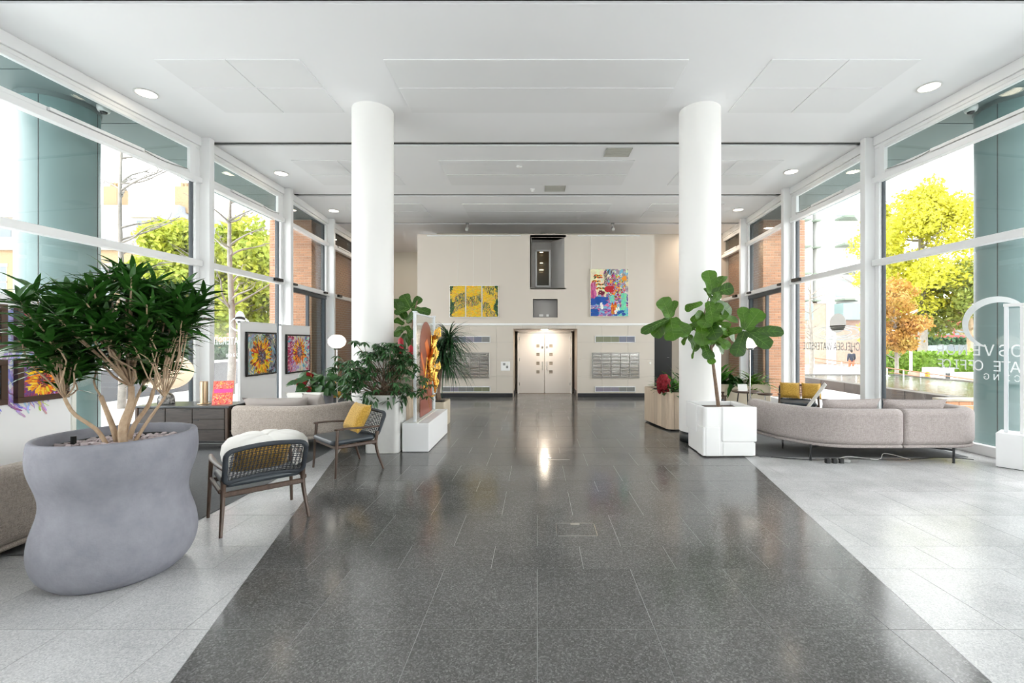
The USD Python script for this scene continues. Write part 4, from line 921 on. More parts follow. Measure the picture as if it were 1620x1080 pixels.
# ---- sofas: a low padded back wrapping a seat
def arcpath(pts, r, n=10):
    out = [np.array(pts[0], float)]
    for a, b, c in zip(pts[:-2], pts[1:-1], pts[2:]):
        a, b, c = map(lambda q: np.array(q, float), (a, b, c)); u = (a - b) / np.linalg.norm(a - b); v = (c - b) / np.linalg.norm(c - b)
        rr = min(r, .49 * np.linalg.norm(a - b), .49 * np.linalg.norm(c - b))
        for k in range(n + 1): s = k / n; out.append((b + u * rr) * (1 - s) ** 2 + 2 * s * (1 - s) * b + (b + v * rr) * s * s)
    out.append(np.array(pts[-1], float)); o = [out[0]]
    for p in out[1:]:
        if np.linalg.norm(p - o[-1]) > .01: o.append(p)
    d = [o[0]]
    for a, b in zip(o[:-1], o[1:]):
        n = max(1, int(np.linalg.norm(b - a) / .12)); d += [a + (b - a) * (k + 1) / n for k in range(n)]
    return np.array(d)
def sofa(label, loc, rz, halves, seat, legs, z0=.215, z1=.705, th=.20, mt='sofa_fabric', flip=False):
    t = thing('sofa', label, 'sofa', loc, rz); k = -1 if flip else 1
    mir = lambda m: (m[0] * [k, 1, 1], m[1][:, ::-1] if flip else m[1])
    for h in halves:
        part(t, 'back', mir(sweep(roundprof(th, z0 + .02, z1, .075), h)), mt, True)
    for h in halves: part(t, 'base_piping', mir(sweep(roundprof(th - .02, z0 - .012, z0 + .03, .018, 3), h)), mt, True)
    part(t, 'seat_base', mir(ext(Polygon(seat).buffer(-.06).buffer(.06), z0, z0 + .10)), mt)
    part(t, 'seat_cushion', mir((lambda P_: cat(ext(P_.buffer(-.012), z0 + .10, z0 + .215), ext(P_.buffer(-.03), z0 + .21, z0 + .235)))(Polygon(seat).buffer(-.10).buffer(.09))), mt)
    for (x, y, x2, y2) in legs:
        part(t, 'leg', mir(cat(tube([(x, y, 0), (x, y, z0)], .014, 8), lathe([(.016, 0), (.016, .012)], 10, c=(x, y, 0)))), 'black_metal')
    part(t, 'leg_rail', mir(cat(*[tube([(x, y, z0 - .045), (x2, y2, z0 - .015)], .014, 6) for (x, y, x2, y2) in legs])), 'black_metal')
    return t
full = arcpath([(2.30, .95), (2.32, .10), (1.2, .06), (.25, .07), (-.14, .70), (-.17, 1.20)], .42)
full = full[::-1]                                                             # from the far left end to the right end
seam = int(np.argmin(np.linalg.norm(full - [1.16, .06], axis=1)))
h1_, h2_ = full[:seam + 1].copy(), full[seam:].copy(); h1_[-1, 0] -= .008; h2_[0, 0] += .008
sofa('long pale grey sofa on the right, back to the viewer, on slim black legs', (3.58, 5.97, 0), 0, [h1_, h2_], [(-.08, 1.15), (.25, .15), (1.2, .14), (2.24, .16), (2.22, .98), (.6, 1.2)],
     [(.07, .80, .6, .9), (.10, .16, .7, .55), (1.90, .02, 1.3, .4), (2.2, .85, 1.6, .8)], mt='sofa_light')
cushion('pale grey cushion on the right sofa, left of the seam', (4.28, 6.26, .40), 74, 4, .85, .40, .18, 'sofa_cushion', 'sofa_light')
cushion('pale grey cushion on the right sofa, right of the seam', (5.12, 6.22, .40), 74, -3, .85, .40, .18, 'sofa_cushion', 'sofa_light')
p2 = arcpath([(1.36, .12), (.75, .06), (.30, .06), (-.02, .50), (-.14, .95)], .4)[::-1]
sofa('taupe sofa on the left beyond the sideboard with its back to the viewer', (-2.98, 6.45, 0), 0, [p2], [(-.05, .95), (.30, .14), (1.30, .18), (1.30, .95), (.4, 1.1)], [(.10, .50, .6, .6), (.38, .14, .8, .5), (1.2, .16, .9, .5)], flip=True, z1=.675)
cushion('flat grey cushion along the back of the left taupe sofa', (-3.85, 6.74, .36), 72, 3, .95, .40, .16, 'sofa_cushion', 'grey_cushion')
cushion('small pale pointed cushion on the left taupe sofa below the anthurium', (-3.35, 6.86, .40), 72, -25, .42, .40, .14, 'sofa_cushion', 'grey_cushion')
cushion('fluffy white cushion on the left taupe sofa', (-3.6, 7.1, .42), 70, 0, .6, .38, .2, 'sofa_cushion', 'white_boucle')
p3 = arcpath([(-1.6, .0), (-.2, .0), (.7, .0), (1.25, .05), (1.5, .45)], .35)
sofa('taupe sofa cut by the left edge of the picture, behind the big grey pot', (-4.02, 3.5, 0), 90, [p3], [(-1.6, .08), (1.15, .08), (1.4, .5), (1.3, .75), (-1.6, .75)], [(-1.4, .05, -1.4, .6), (1.1, .08, 1.1, .6)], z0=.06, z1=.66)

# ---- white pouf
t = thing('pouf', 'round white tufted pouf between the two lounge chairs', 'pouf', (-3.49, 5.86, 0))
n = 72; a = np.arange(n) * 2 * np.pi / n; ring = []
for r_, z_, g_ in ((.36, .0, .0), (.42, .03, .25), (.475, .12, .8), (.49, .2, 1), (.475, .29, .9), (.42, .355, .8), (.33, .385, .7), (.2, .395, .6), (.07, .385, .4), (.01, .375, 0)):
    lob = 1 - .035 * g_ * np.abs(np.cos(a * 4)) ** 8; zz = z_ - .028 * g_ * np.abs(np.cos(a * 4)) ** 8 * (z_ > .25)
    ring.append(np.c_[r_ * lob * np.cos(a), r_ * lob * np.sin(a), 1.08 * zz + 0 * a])
v = np.array(ring).reshape(-1, 3); i, j = np.meshgrid(np.arange(len(ring) - 1), np.arange(n), indexing='ij'); k = (j + 1) % n
q = np.stack([i * n + j, i * n + k, (i + 1) * n + k, (i + 1) * n + j], -1).reshape(-1, 4); f = np.vstack([q[:, [0, 1, 2]], q[:, [0, 2, 3]]])
part(t, 'cover', (np.vstack([v, [0, 0, 0]]), np.vstack([f, np.stack([np.full(n, len(v)), np.r_[1:n, 0], np.arange(n)], -1)])), 'white_boucle', True)
part(t, 'button', lathe([(.03, .40), (.028, .418), (.005, .424)], 16), 'white_boucle', True)

# ---- sideboard with lamp, brass vase and book
cx0, cx1, cy0, cy1, cz0, cz1 = -5.82, -4.46, 6.58, 7.10, .156, .668
t = thing('sideboard', 'dark smoked oak sideboard on posts, drawers at the right, behind the big grey pot', 'sideboard', (cx0, cy0, 0)); w, dp = cx1 - cx0, cy1 - cy0
part(t, 'carcass', bx(.012, w - .012, .02, dp - .01, cz0, cz1 - .03, .004), 'smoked_oak')
part(t, 'top', bx(-.005, w + .005, -.005, dp + .005, cz1 - .03, cz1, .006), 'smoked_top')
for x in (.02, w - .035):
    for y in (.015, dp - .03): part(t, 'post', rbox(x - .02, x + .025, y - .02, y + .025, 0, cz1 - .03, .012, .006), 'walnut')
xs = [.05, .44, .83, 1.0 * w - .06]
for a, b in ((xs[0], xs[1]), (xs[1], xs[2])):
    dr = part(t, 'cabinet_door', bx(a + .004, b - .004, 0, .02, cz0 + .012, cz1 - .04, .004), 'smoked_oak'); part(dr, 'finger_pull', bx(b - .11, b - .03, -.008, .002, cz1 - .056, cz1 - .044, .002), 'black_metal')
hs = np.linspace(cz0 + .012, cz1 - .04, 4)
for k in range(3):
    dr = part(t, 'drawer', bx(xs[2] + .004, xs[3] - .004, 0, .02, hs[k] + .003, hs[k + 1] - .003, .004), 'smoked_oak'); part(dr, 'finger_pull', bx(xs[2] + .02, xs[2] + .10, -.008, .002, hs[k + 1] - .018, hs[k + 1] - .008, .002), 'black_metal')
part(t, 'side_panel', bx(w - .006, w + .006, .06, dp - .06, cz0 + .17, cz1 - .06, .004), 'smoked_oak'); part(t, 'side_shelf', cat(bx(w - .005, w + .05, .02, dp - .02, cz0 + .13, cz0 + .155, .004), bx(w + .03, w + .05, .02, dp - .02, cz0 + .13, cz0 + .19, .004)), 'smoked_oak')
part(t, 'lower_rail', cat(bx(.01, w - .01, dp - .04, dp - .02, .03, .05, .003), bx(w * .72, w * .72 + .012, dp - .04, dp - .02, .03, cz0, .003)), 'black_metal')
lx, ly = -5.56, 6.82
t = thing('table_lamp', 'table lamp with a large flattened glowing globe on a black marble dome, on the sideboard', 'lamp', (lx, ly, cz1))
part(t, 'base', lathe([(.104, 0), (.108, .01), (.106, .07), (.095, .115), (.07, .15), (.03, .168)], 32), 'marble', True)
part(t, 'stem', lathe([(.016, .16), (.016, .215), (.03, .22)], 16), 'black_metal', True)
part(t, 'shade', lathe([(.335 * math.sin(q), .48 - .27 * math.cos(q)) for q in np.linspace(.05, math.pi - .02, 28)], 48), 'lamp_globe', True)
t = thing('brass_vase', 'tall brushed brass cylinder vase on the sideboard', 'vase', (-4.98, 6.80, cz1))
part(t, 'foot', lathe([(.085, 0), (.085, .008), (.06, .014)], 32), 'brass', True)
part(t, 'body', lathe([(.052, .012), (.052, .335), (.047, .335), (.047, .05)], 32), 'brass')
t = thing('leaflet_stand', 'pink and orange leaflet standing at the right end of the sideboard', 'leaflet', (-4.63, 6.68, cz1), 4)
Mb = frame((0, 0, .0), (1, 0, .03), (-.03, .18, .98)); mat('leaflet_coral', srgb(235, 110, 95), .5); mat('leaflet_magenta', srgb(225, 60, 150), .5)
part(t, 'card', xf(bx(-.145, .145, .004, .355, -.006, 0, .001), Mb), 'leaflet_coral')
r = random.Random(9); S = []
for _ in range(260): S.append((r.uniform(-.13, .13), r.uniform(-.16, .16), r.uniform(.02, .05), r.uniform(.008, .02), r.choice([.8, -.8]) + r.uniform(-.3, .3), jit(r.choice([srgb(240, 190, 110), srgb(235, 120, 60), srgb(225, 60, 70), srgb(245, 150, 150), srgb(240, 100, 90)]), r)))
V, F, C = strokes_mesh(S); part(t, 'printed_pattern', xf((V, F), Mb @ trimesh.transformations.translation_matrix((0, .18, 0))), 'paint', col=C)
part(t, 'title_band', xf(bx(-.12, .14, .18, .235, .001, .003, .0005), Mb), 'leaflet_magenta')
part(t, 'back_strut', tube([(0, .05, .25), (0, .15, .004)], .006, 5), 'paper_white')

# ---- lamp stands with tray: one bent tube
def lamp_stand(label, loc, rz, zg=1.6, zt=.68, wide=.20):
    t = thing('floor_lamp', label, 'lamp', loc, rz)
    u = [(0, 0, zg - .13)] + [(0, 0, .35)] + [(wide / 2 - wide / 2 * math.cos(a), 0, .26 - wide / 2 * math.sin(a) * .9) for a in np.linspace(.1, math.pi - .1, 10)] + [(wide, 0, .35), (wide, 0, zt)]
    part(t, 'bent_tube', tube(u, .014, 8), 'walnut' if False else 'chrome', True)
    part(t, 'base', lathe([(.15, 0), (.15, .02), (.06, .05), (.03, .16), (.02, .17)], 28, c=(wide / 2, 0, 0)), 'black_metal', True)
    part(t, 'globe', lathe([(.148 * math.sin(q), zg - .122 * math.cos(q)) for q in np.linspace(.05, math.pi - .05, 22)], 32), 'lamp_white', True)
    part(t, 'collar', lathe([(.05, zg - .145), (.07, zg - .115)], 20), 'chrome')
    part(t, 'tray', lathe([(.10, zt), (.125, zt + .012), (.128, zt + .03), (.12, zt + .022), (.02, zt + .014)], 28, c=(wide, 0, 0)), 'walnut', True)
    return t
lamp_stand('slim floor lamp with white globe and round wood tray, left of the concrete planter', (-3.50, 7.95, 0), 0)
lamp_stand('slim floor lamp with white globe behind the fig leaves, right of the white planter', (3.74, 8.0, 0), 0, 1.6, .66, .26)
t = thing('side_table', 'round wooden side table on thin legs beside the right floor lamp', 'table', (4.0, 8.75, 0))
part(t, 'table_top', lathe([(.24, .625), (.25, .635), (.25, .648), (.24, .655)], 32), 'walnut', True)
for k in range(3): a = k * 2.094 + .4; part(t, 'leg', tube([(.12 * math.cos(a), .12 * math.sin(a), .63), (.2 * math.cos(a), .2 * math.sin(a), 0)], .011, 8), 'black_metal')
t = thing('table_card', 'white card standing on the round side table', 'card', (3.93, 8.7, .656)); part(t, 'card', xf(bx(-.09, .09, 0, .13, 0, .004, .001), frame((0, 0, 0), (1, 0, 0), (0, .25, .97))), 'paper_white'); part(t, 'foot', bx(-.09, .09, -.01, .05, 0, .004, .001), 'paper_white')
t = thing('menu_board', 'white bordered picture board leaning on the corded chair behind the right sofa', 'board', (4.70, 8.42, 0), -8)
Mb = frame((0, 0, 0), (.35, .94, 0), (.55, .0, .83)); 
part(t, 'board', xf(bx(-.2, .2, .02, 1.0, 0, .02, .003), Mb), 'paper_white'); part(t, 'print', xf(bx(-.16, .16, .3, .96, .021, .023, .0005), Mb), 'frame_brown')

# ---- planters
def pot_soil(t, x0, x1, y0, y1, z): part(t, 'soil', bx(x0, x1, y0, y1, z - .06, z, .01), 'soil')
def open_box(x0, x1, y0, y1, z0, z1, wl=.03, r=.05, e=.012):
    o = m3.Manifold(m3.Mesh(vert_properties=np.asarray(rbox(x0, x1, y0, y1, z0, z1, r, e)[0], np.float32), tri_verts=np.asarray(rbox(x0, x1, y0, y1, z0, z1, r, e)[1], np.uint32)))
    i = rbox(x0 + wl, x1 - wl, y0 + wl, y1 - wl, z1 - .14, z1 + .1, max(.01, r - wl), .004); i = m3.Manifold(m3.Mesh(vert_properties=np.asarray(i[0], np.float32), tri_verts=np.asarray(i[1], np.uint32)))
    return vf(o - i)
t = thing('concrete_planter', 'tall pale grey concrete planter with rounded corners in front of the left column', 'planter', (-2.23, 6.73, 0))
part(t, 'body', open_box(-.24, .24, -.24, .24, 0, .83, .03, .07), 'concrete_light', 35); pot_soil(t, -.21, .21, -.21, .21, .79)
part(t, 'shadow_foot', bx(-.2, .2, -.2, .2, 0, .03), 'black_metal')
def oak_planter(label, loc, rz, w, l, h, nstrip):
    t = thing('oak_planter', label, 'planter', loc, rz)
    body = part(t, 'liner', open_box(-w / 2 + .02, w / 2 - .02, -l / 2 + .02, l / 2 - .02, .02, h - .03, .02, .06), 'black_metal', 35)
    # upright staves round a rounded rectangle
    R = Polygon(sbox(-w / 2 + .12, -l / 2 + .12, w / 2 - .12, l / 2 - .12).buffer(.12)).exterior; per = R.length; n = max(8, int(per / nstrip))
    for k in range(n):
        pts = [R.interpolate(per * (k + q * .25) / n + .001 * (q == 0) - .001 * (q == 4)) for q in range(5)]
        pl = LineString([(p.x, p.y) for p in pts]).buffer(.011, cap_style=2)
        part(t, 'stave', ext(pl, .03, h), 'pale_oak')
    part(t, 'plinth', bx(-w / 2 + .05, w / 2 - .05, -l / 2 + .05, l / 2 - .05, 0, .03, .004), 'black_metal'); pot_soil(t, -w / 2 + .04, w / 2 - .04, -l / 2 + .04, l / 2 - .04, h - .05)
    return t
oak_planter('pale oak planter right of centre by the right column, with the red flower and fern', (2.52, 8.72, 0), 10, .55, 1.15, .69, .16)
oak_planter('pale oak planter behind the left column and the concrete planter', (-2.52, 8.75, 0), -8, .6, 1.15, .69, .16)
t = thing('beige_planter', 'small beige planter at the far end of the white plinth, holding the trailing palm', 'planter', (-1.92, 8.75, 0))
part(t, 'body', open_box(-.2, .2, -.28, .28, 0, .47, .025, .04), 'beige_planter', 35); pot_soil(t, -.17, .17, -.25, .25, .43); part(t, 'rim', bx(-.12, .12, -.12, .12, .46, .475, .004), 'black_metal')
t = thing('beige_planter', 'long beige planter of broad leaves behind the right floor lamp', 'planter', (4.2, 9.95, 0))
part(t, 'body', open_box(-.78, .78, -.26, .26, 0, .69, .03, .03), 'beige_planter', 35); pot_soil(t, -.74, .74, -.22, .22, .64); part(t, 'plinth', bx(-.7, .7, -.2, .2, 0, .02), 'black_metal')
# white block planter: overlapping slabs
t = thing('white_planter', 'large glossy white block planter in front of the right column, with the fig tree', 'planter', (2.66, 6.64, 0))
part(t, 'body', open_box(-.355, .355, -.345, .345, .012, .69, .03, .05), 'planter_white', 35)
part(t, 'block', rbox(-.06, .372, -.362, .30, .235, .70, .035, .012), 'planter_white', 35) if False else None
for nm, a in (('block', (-.34, -.13, -.357, -.30, .014, .42)), ('block', (-.11, .375, -.362, -.30, .215, .695)), ('block', (.30, .371, -.29, .33, .22, .69)), ('block', (-.378, -.32, -.10, .355, .30, .69)), ('block', (-.372, -.32, -.352, -.12, .016, .41)), ('block', (-.10, .362, -.351, -.30, .02, .20))):
    part(t, nm, rbox(*a, .02, .012), 'planter_white', 35)
pot_soil(t, -.32, .32, -.31, .31, .63)
# big grey pot in the foreground, an irregular waisted pot
PX, PY = -2.94, 3.20
t = thing('grey_pot', 'huge waisted dark grey pot in the left foreground holding the leafy tree', 'planter', (PX, PY, 0))
pf = spline([(.335, .0), (.385, .045), (.432, .14), (.444, .25), (.425, .38), (.398, .49), (.398, .57), (.425, .68), (.448, .78), (.450, .87), (.442, .945)], 40)
prof = [(.30, .0)] + [tuple(p) for p in pf] + [(.435, .956), (.418, .958), (.40, .95), (.395, .90), (.39, .86)]
n = 72; v, f = lathe(prof, n, close=True); a = np.arctan2(v[:, 1], v[:, 0]); hz = v[:, 2]
v[:, 2] += np.where((hz > .02) & (hz < .93), .03 * np.sin(a + 2.4) * np.sin(np.clip(hz, 0, .95) / .95 * np.pi), 0); rr = 1 + .012 * np.sin(2 * a + hz * 5) * np.sin(np.clip(hz, 0, .95) / .95 * np.pi); v[:, 0] *= rr; v[:, 1] *= rr
part(t, 'body', (v, f), 'concrete_dark', True)
part(t, 'inner_rim', lathe([(.395, .885), (.36, .895), (.35, .88), (.34, .80)], 48, close=False), 'frame_black', True)
part(t, 'soil', lathe([(.37, .84), (.37, .865)], 40), 'soil')
part(t, 'water_gauge', tube([(-.27, -.05, .86), (-.27, -.05, .945)], .016, 12), 'frame_black')
r = random.Random(31)
ch = []
for k in range(190):
    q, a = .335 * r.random() ** .5, r.uniform(0, 6.283); ch.append(xf(box((0, 0, 0), (r.uniform(.04, .085), r.uniform(.02, .04), r.uniform(.012, .02)), .005), trimesh.transformations.euler_matrix(r.uniform(-.3, .3), r.uniform(-.3, .3), r.uniform(0, 6)), t=(q * math.cos(a), q * math.sin(a), .875 + r.uniform(0, .018))))
for m in ch: part(t, 'bark_chip', m, 'bark_chip')

# ---- plants
def plant(name, label, loc, cat_='plant'): return thing(name, label, cat_, loc)
def branch(p0, p1, r0, r1, wob=.04, n=8, rr=rng, sides=7):
    p0, p1 = np.array(p0, float), np.array(p1, float); mid = [p0 + (p1 - p0) * q + np.array([rr.uniform(-wob, wob), rr.uniform(-wob, wob), 0]) for q in (.33, .66)]
    return tube(spline([p0, *mid, p1], n), np.linspace(r0, r1, n), sides)
# leafy tree in the grey pot
r = random.Random(77)
t = plant('dracaena_tree', 'bushy green tree of narrow glossy leaves on several pale stems in the big grey pot', (PX, PY, .88))
tips, br = [], []
stems = [((-.03, .02, 0), (-.16, .03, .42), .019), ((.05, -.02, 0), (.04, .05, .50), .026), ((.02, .05, 0), (.14, .12, .46), .017), ((.08, .03, 0), (.28, .05, .40), .012), ((-.06, -.03, 0), (-.28, -.10, .42), .014), ((-.01, .04, 0), (-.02, .22, .5), .014)]
forks = []
for b0, b1, rad in stems:
    br.append(branch(b0, np.array(b1) * [1, 1, .8], rad, rad * .7, .03, 10, r, 8)); forks.append((np.array(b1) * [1, 1, .8], rad))
for k in range(96):
    while True:
        p = np.array([r.uniform(-1, 1), r.uniform(-1, 1), r.uniform(-1, 1)]); n_ = np.linalg.norm(p)
        if .45 < n_ < 1: break
    e = np.array([-.04 + p[0] * .62 * (1 + .18 * p[2]), p[1] * .45, .84 + p[2] * .43])
    fk, rad = min(forks, key=lambda q: np.linalg.norm(q[0] - e)); 
    if e[2] < fk[2] + .05: fk = fk * [1, 1, .8]
    br.append(branch(fk, e, rad * .36, .0045, .04, 7, r, 5)); tips.append((e, (e - fk) * [1, 1, .7]))
part(t, 'stems', cat(*br), 'bark_pale', True)
LV = []
for e, dr in tips:
    dr = dr / (np.linalg.norm(dr) + 1e-9)
    for k in range(25):
        a = k * 2.4 + r.uniform(-.3, .3); el = r.uniform(-.45, 1.0); side = np.array([math.cos(a), math.sin(a), 0]); d_ = side * math.cos(el) + np.array([0, 0, 1]) * math.sin(el) + dr * .55
        L = r.uniform(.14, .25)
        LV.append(aim(leaf(L, r.uniform(.030, .042), r.uniform(.1, .45), .22, 5), e - dr * r.uniform(0, .16), d_, r.uniform(-.5, .5)))
leaves(t, LV, 'leaf_dracaena')
# fig tree, leaf by leaf: (base px, tip px, depth step, width factor)
def veins(L, w, bend, fold):
    P_ = lambda s, e: (L * (s - .25 * bend * s ** 3), e, -bend * L * s ** 2 + fold * abs(e) + .0025); q = [tube([P_(s, 0) for s in np.linspace(.0, .97, 8)], np.linspace(.004, .0015, 8), 4)]
    for s0 in (.14, .28, .42, .56, .70):
        for sg in (-1, 1): ww = .5 * w * np.interp(s0 + .12, [0, .08, .2, .35, .48, .65, .82, .94, 1], [.05, .42, .56, .52, .58, .92, 1, .7, .12]); q.append(tube([P_(s0 + .13 * u, sg * ww * .9 * u) for u in (0, .5, 1)], .0013, 3))
    return cat(*q)
def figtree(t, O, D, specs, m, seed):
    r = random.Random(seed)
    for (bx_, by_, tx_, ty_, dz_, wf) in specs:
        b, e = at(bx_, by_, D) - O, at(tx_, ty_, D + dz_) - O; d_ = e - b; L = np.linalg.norm(d_)
        view = (O + b) - np.array([0, 0, EYE]); view /= np.linalg.norm(view); up = -view + np.array([0, 0, .55])
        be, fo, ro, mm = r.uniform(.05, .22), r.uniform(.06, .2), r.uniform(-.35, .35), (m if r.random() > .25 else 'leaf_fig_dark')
        lf = part(t, 'leaf', aim(leaf(L * 1.04, L * wf, be, fo, 14, 'fiddle', .035), b, d_ / L + np.array([0, 0, .08]), ro, up), mm, True)
        part(lf, 'veins', aim(veins(L * 1.04, L * wf, be, fo), b, d_ / L + np.array([0, 0, .08]), ro, up), 'leaf_vein')
def C7(x, y): return x / 3.377 + 1000, y / 3.377 + 420
O = np.array([2.63, 6.62, .63]); t = plant('fig_tree', 'fiddle leaf fig tree with huge green leaves in the white block planter', O)
tr = [at(*C7(*p), 6.62) - O for p in ((462, 760), (445, 620), (432, 520), (420, 420))]; tr[0] = np.array([tr[0][0], 0, .0])
part(t, 'trunk', tube(spline(tr, 14), np.linspace(.028, .019, 14), 9), 'bark_brown', True)
bb = []
for pts in (((422, 430), (400, 380), (300, 330), (205, 280)), ((420, 420), (385, 290), (400, 200), (418, 150)), ((425, 440), (470, 380), (540, 330), (608, 345)), ((420, 430), (445, 330), (440, 250), (420, 185))):
    bb.append(tube(spline([at(*C7(*p), 6.62 + (.06 * k)) - O for k, p in enumerate(pts)], 10), np.linspace(.014, .006, 10), 6))
part(t, 'branches', cat(*bb), 'bark_brown', True)
F7 = [(430, 155, 408, 22, .0, .62), (445, 140, 488, 45, .1, .5), (425, 150, 545, 120, -.12, .62), (205, 280, 160, 175, -.05, .75), (208, 278, 232, 188, .1, .4), (200, 285, 55, 352, -.1, .35), (205, 280, 115, 380, .05, .6), (205, 280, 222, 395, -.2, .75), (210, 285, 298, 372, -.1, .7),
      (378, 200, 284, 238, .1, .55), (415, 170, 545, 270, .05, .5), (410, 190, 432, 300, -.15, .6), (440, 270, 565, 300, .1, .35), (360, 290, 385, 418, -.2, .62), (410, 285, 440, 385, -.25, .65), (395, 400, 330, 445, .1, .5), (380, 420, 415, 498, -.15, .75), (400, 470, 430, 525, -.1, .7), (370, 240, 318, 310, .1, .5),
      (300, 370, 352, 455, .0, .55), (400, 360, 425, 420, -.1, .8), (606, 345, 590, 222, .05, .5), (605, 345, 688, 238, -.05, .75), (610, 350, 808, 358, -.2, .50), (608, 350, 735, 432, -.28, .6), (600, 350, 558, 478, -.1, .55), (590, 340, 465, 372, .1, .5), (440, 400, 490, 470, .1, .45), (300, 365, 262, 425, .1, .4), (425, 405, 483, 420, -.05, .6), (330, 440, 322, 495, .1, .4), (420, 175, 395, 110, .1, .4), (470, 340, 560, 390, .15, .6), (380, 300, 300, 340, .1, .5), (420, 300, 470, 200, -.1, .55), (430, 330, 500, 240, .05, .55), (400, 330, 350, 250, -.05, .55), (440, 380, 520, 440, -.1, .6), (410, 400, 370, 350, .08, .6), (430, 250, 380, 330, -.2, .6), (450, 300, 520, 330, -.15, .6), (420, 210, 470, 150, -.1, .6)]
figtree(t, O, 6.62, [(*C7(a, b), *C7(c, d), e, f_) for a, b, c, d, e, f_ in F7], 'leaf_fig', 5)
# fig in the left oak planter
O = np.array([-2.4, 8.8, .64]); t = plant('fig_tree', 'fiddle leaf fig with dark broad leaves in the oak planter behind the left column', O)
part(t, 'trunk', tube(spline([(0, 0, 0), (.02, -.02, .5), (-.03, 0, 1.1), (.08, 0, 1.75)], 14), np.linspace(.026, .012, 14), 8), 'bark_brown', True)
def C5(x, y): return x / 4.155 + 560, y / 4.155 + 460
F5 = [(370, 110, 320, 20, 0, .75), (375, 115, 440, 45, .1, .6), (380, 115, 495, 150, -.1, .55), (370, 120, 270, 90, .05, .6), (360, 120, 268, 150, -.1, .55), (340, 190, 265, 40, .1, .5), (345, 200, 400, 150, -.1, .6), (330, 220, 265, 190, 0, .7), (340, 230, 390, 300, -.1, .6), (320, 260, 270, 300, -.15, .7), (345, 280, 300, 390, .0, .6), (350, 300, 400, 400, -.05, .6), (350, 250, 260, 260, .1, .7), (345, 210, 390, 200, .1, .7), (330, 330, 265, 400, .1, .7), (360, 360, 420, 440, .1, .6)]
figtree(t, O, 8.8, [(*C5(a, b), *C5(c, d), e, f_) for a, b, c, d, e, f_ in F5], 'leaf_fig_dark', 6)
for px, py, lb in ((634, 548, 'red hanging flower among the dark fig leaves by the left column, upper one'), (650, 560, 'red hanging flower by the white posts of the acrylic panel, lower one')):
    t = plant('heliconia_flower', lb, at(px, py, 8.5 if px < 640 else 8.4), 'flower')
    part(t, 'stalk', tube(spline([(0, 0, .16), (.01, 0, .35), (.03, .15, .55)], 8), .005, 5), 'leaf_deep'); part(t, 'bract', lathe([(.01, .17), (.05, .13), (.06, .02), (.075, -.10), (.02, -.13)], 12, sy=.6), 'red_flower', True)
# schefflera in the concrete planter
r = random.Random(13); O = np.array([-2.23, 6.73, .78]); t = plant('schefflera', 'bushy plant of small palmate leaves in the grey concrete planter', O)
br, LV = [], []
for k in range(64):
    a = r.uniform(0, 6.283); q = r.uniform(.15, .62); z = r.uniform(.12, .74) * (1.1 - .5 * q) + (.08 if q < .4 else -.02); x, y = q * math.cos(a) * 1.08 - .05, min(.08, q * math.sin(a) * .75 - .08)
    e = np.array([x, y, z]); br.append(branch((r.uniform(-.1, .1), r.uniform(-.1, .1), 0), e, .009, .004, .05, 6, r, 5))
    for m_ in range(4):
        c = e + np.array([r.uniform(-.09, .09), r.uniform(-.09, .09), r.uniform(-.10, .08)]); ax = r.uniform(0, 6.28)
        nl = r.choice([6, 7, 8])
        for j in range(nl):
            g = ax + j * 6.283 / nl; LV.append(aim(leaf(r.uniform(.09, .15), r.uniform(.028, .042), .25, .12, 4), c, (math.cos(g), math.sin(g), r.uniform(-.75, .05)), r.uniform(-.3, .3)))
for k in range(14):                                                             # trailing sprays over the rim
    a = r.uniform(3.4, 6.1); c = np.array([.32 * math.cos(a), .30 * math.sin(a), r.uniform(-.08, .08)])
    for j in range(7): LV.append(aim(leaf(.14, .036, .2, .1, 4), c + np.array([0, 0, r.uniform(-.05, .05)]), (math.cos(a + j) * .5, math.sin(a + j) * .5, -1 + .2 * j), 0))
part(t, 'stems', cat(*br), 'bark_brown', True); leaves(t, LV, 'leaf_scheff')
# trailing palm in the beige planter
r = random.Random(14); O = np.array([-1.92, 8.75, .42]); t = plant('dragon_palm', 'palm like plant with a fountain of thin dark arching leaves beside the acrylic panel', O)
part(t, 'trunk', cat(tube(spline([(0, 0, 0), (.05, .02, .5), (.12, 0, .95)], 10), np.linspace(.03, .02, 10), 8), tube(spline([(.05, .05, 0), (.0, .06, .5), (.22, 0, 1.15)], 10), np.linspace(.025, .018, 10), 8)), 'bark_brown', True)
LV = []
for hx, hz_, nn_ in ((.10, 1.02, 170), (.22, 1.22, 190), (.16, .78, 150)):
    for k in range(nn_):
        a = r.uniform(0, 6.283); el = r.uniform(-.1, 1.35); L = r.uniform(.42, .68)
        LV.append(aim(leaf(L, .024, r.uniform(.5, 1.15), .3, 7), (hx, 0, hz_ + r.uniform(-.15, .05)), (math.cos(a) * math.cos(el), math.sin(a) * math.cos(el), math.sin(el)), 0))
leaves(t, LV, 'leaf_palm', limit=200)
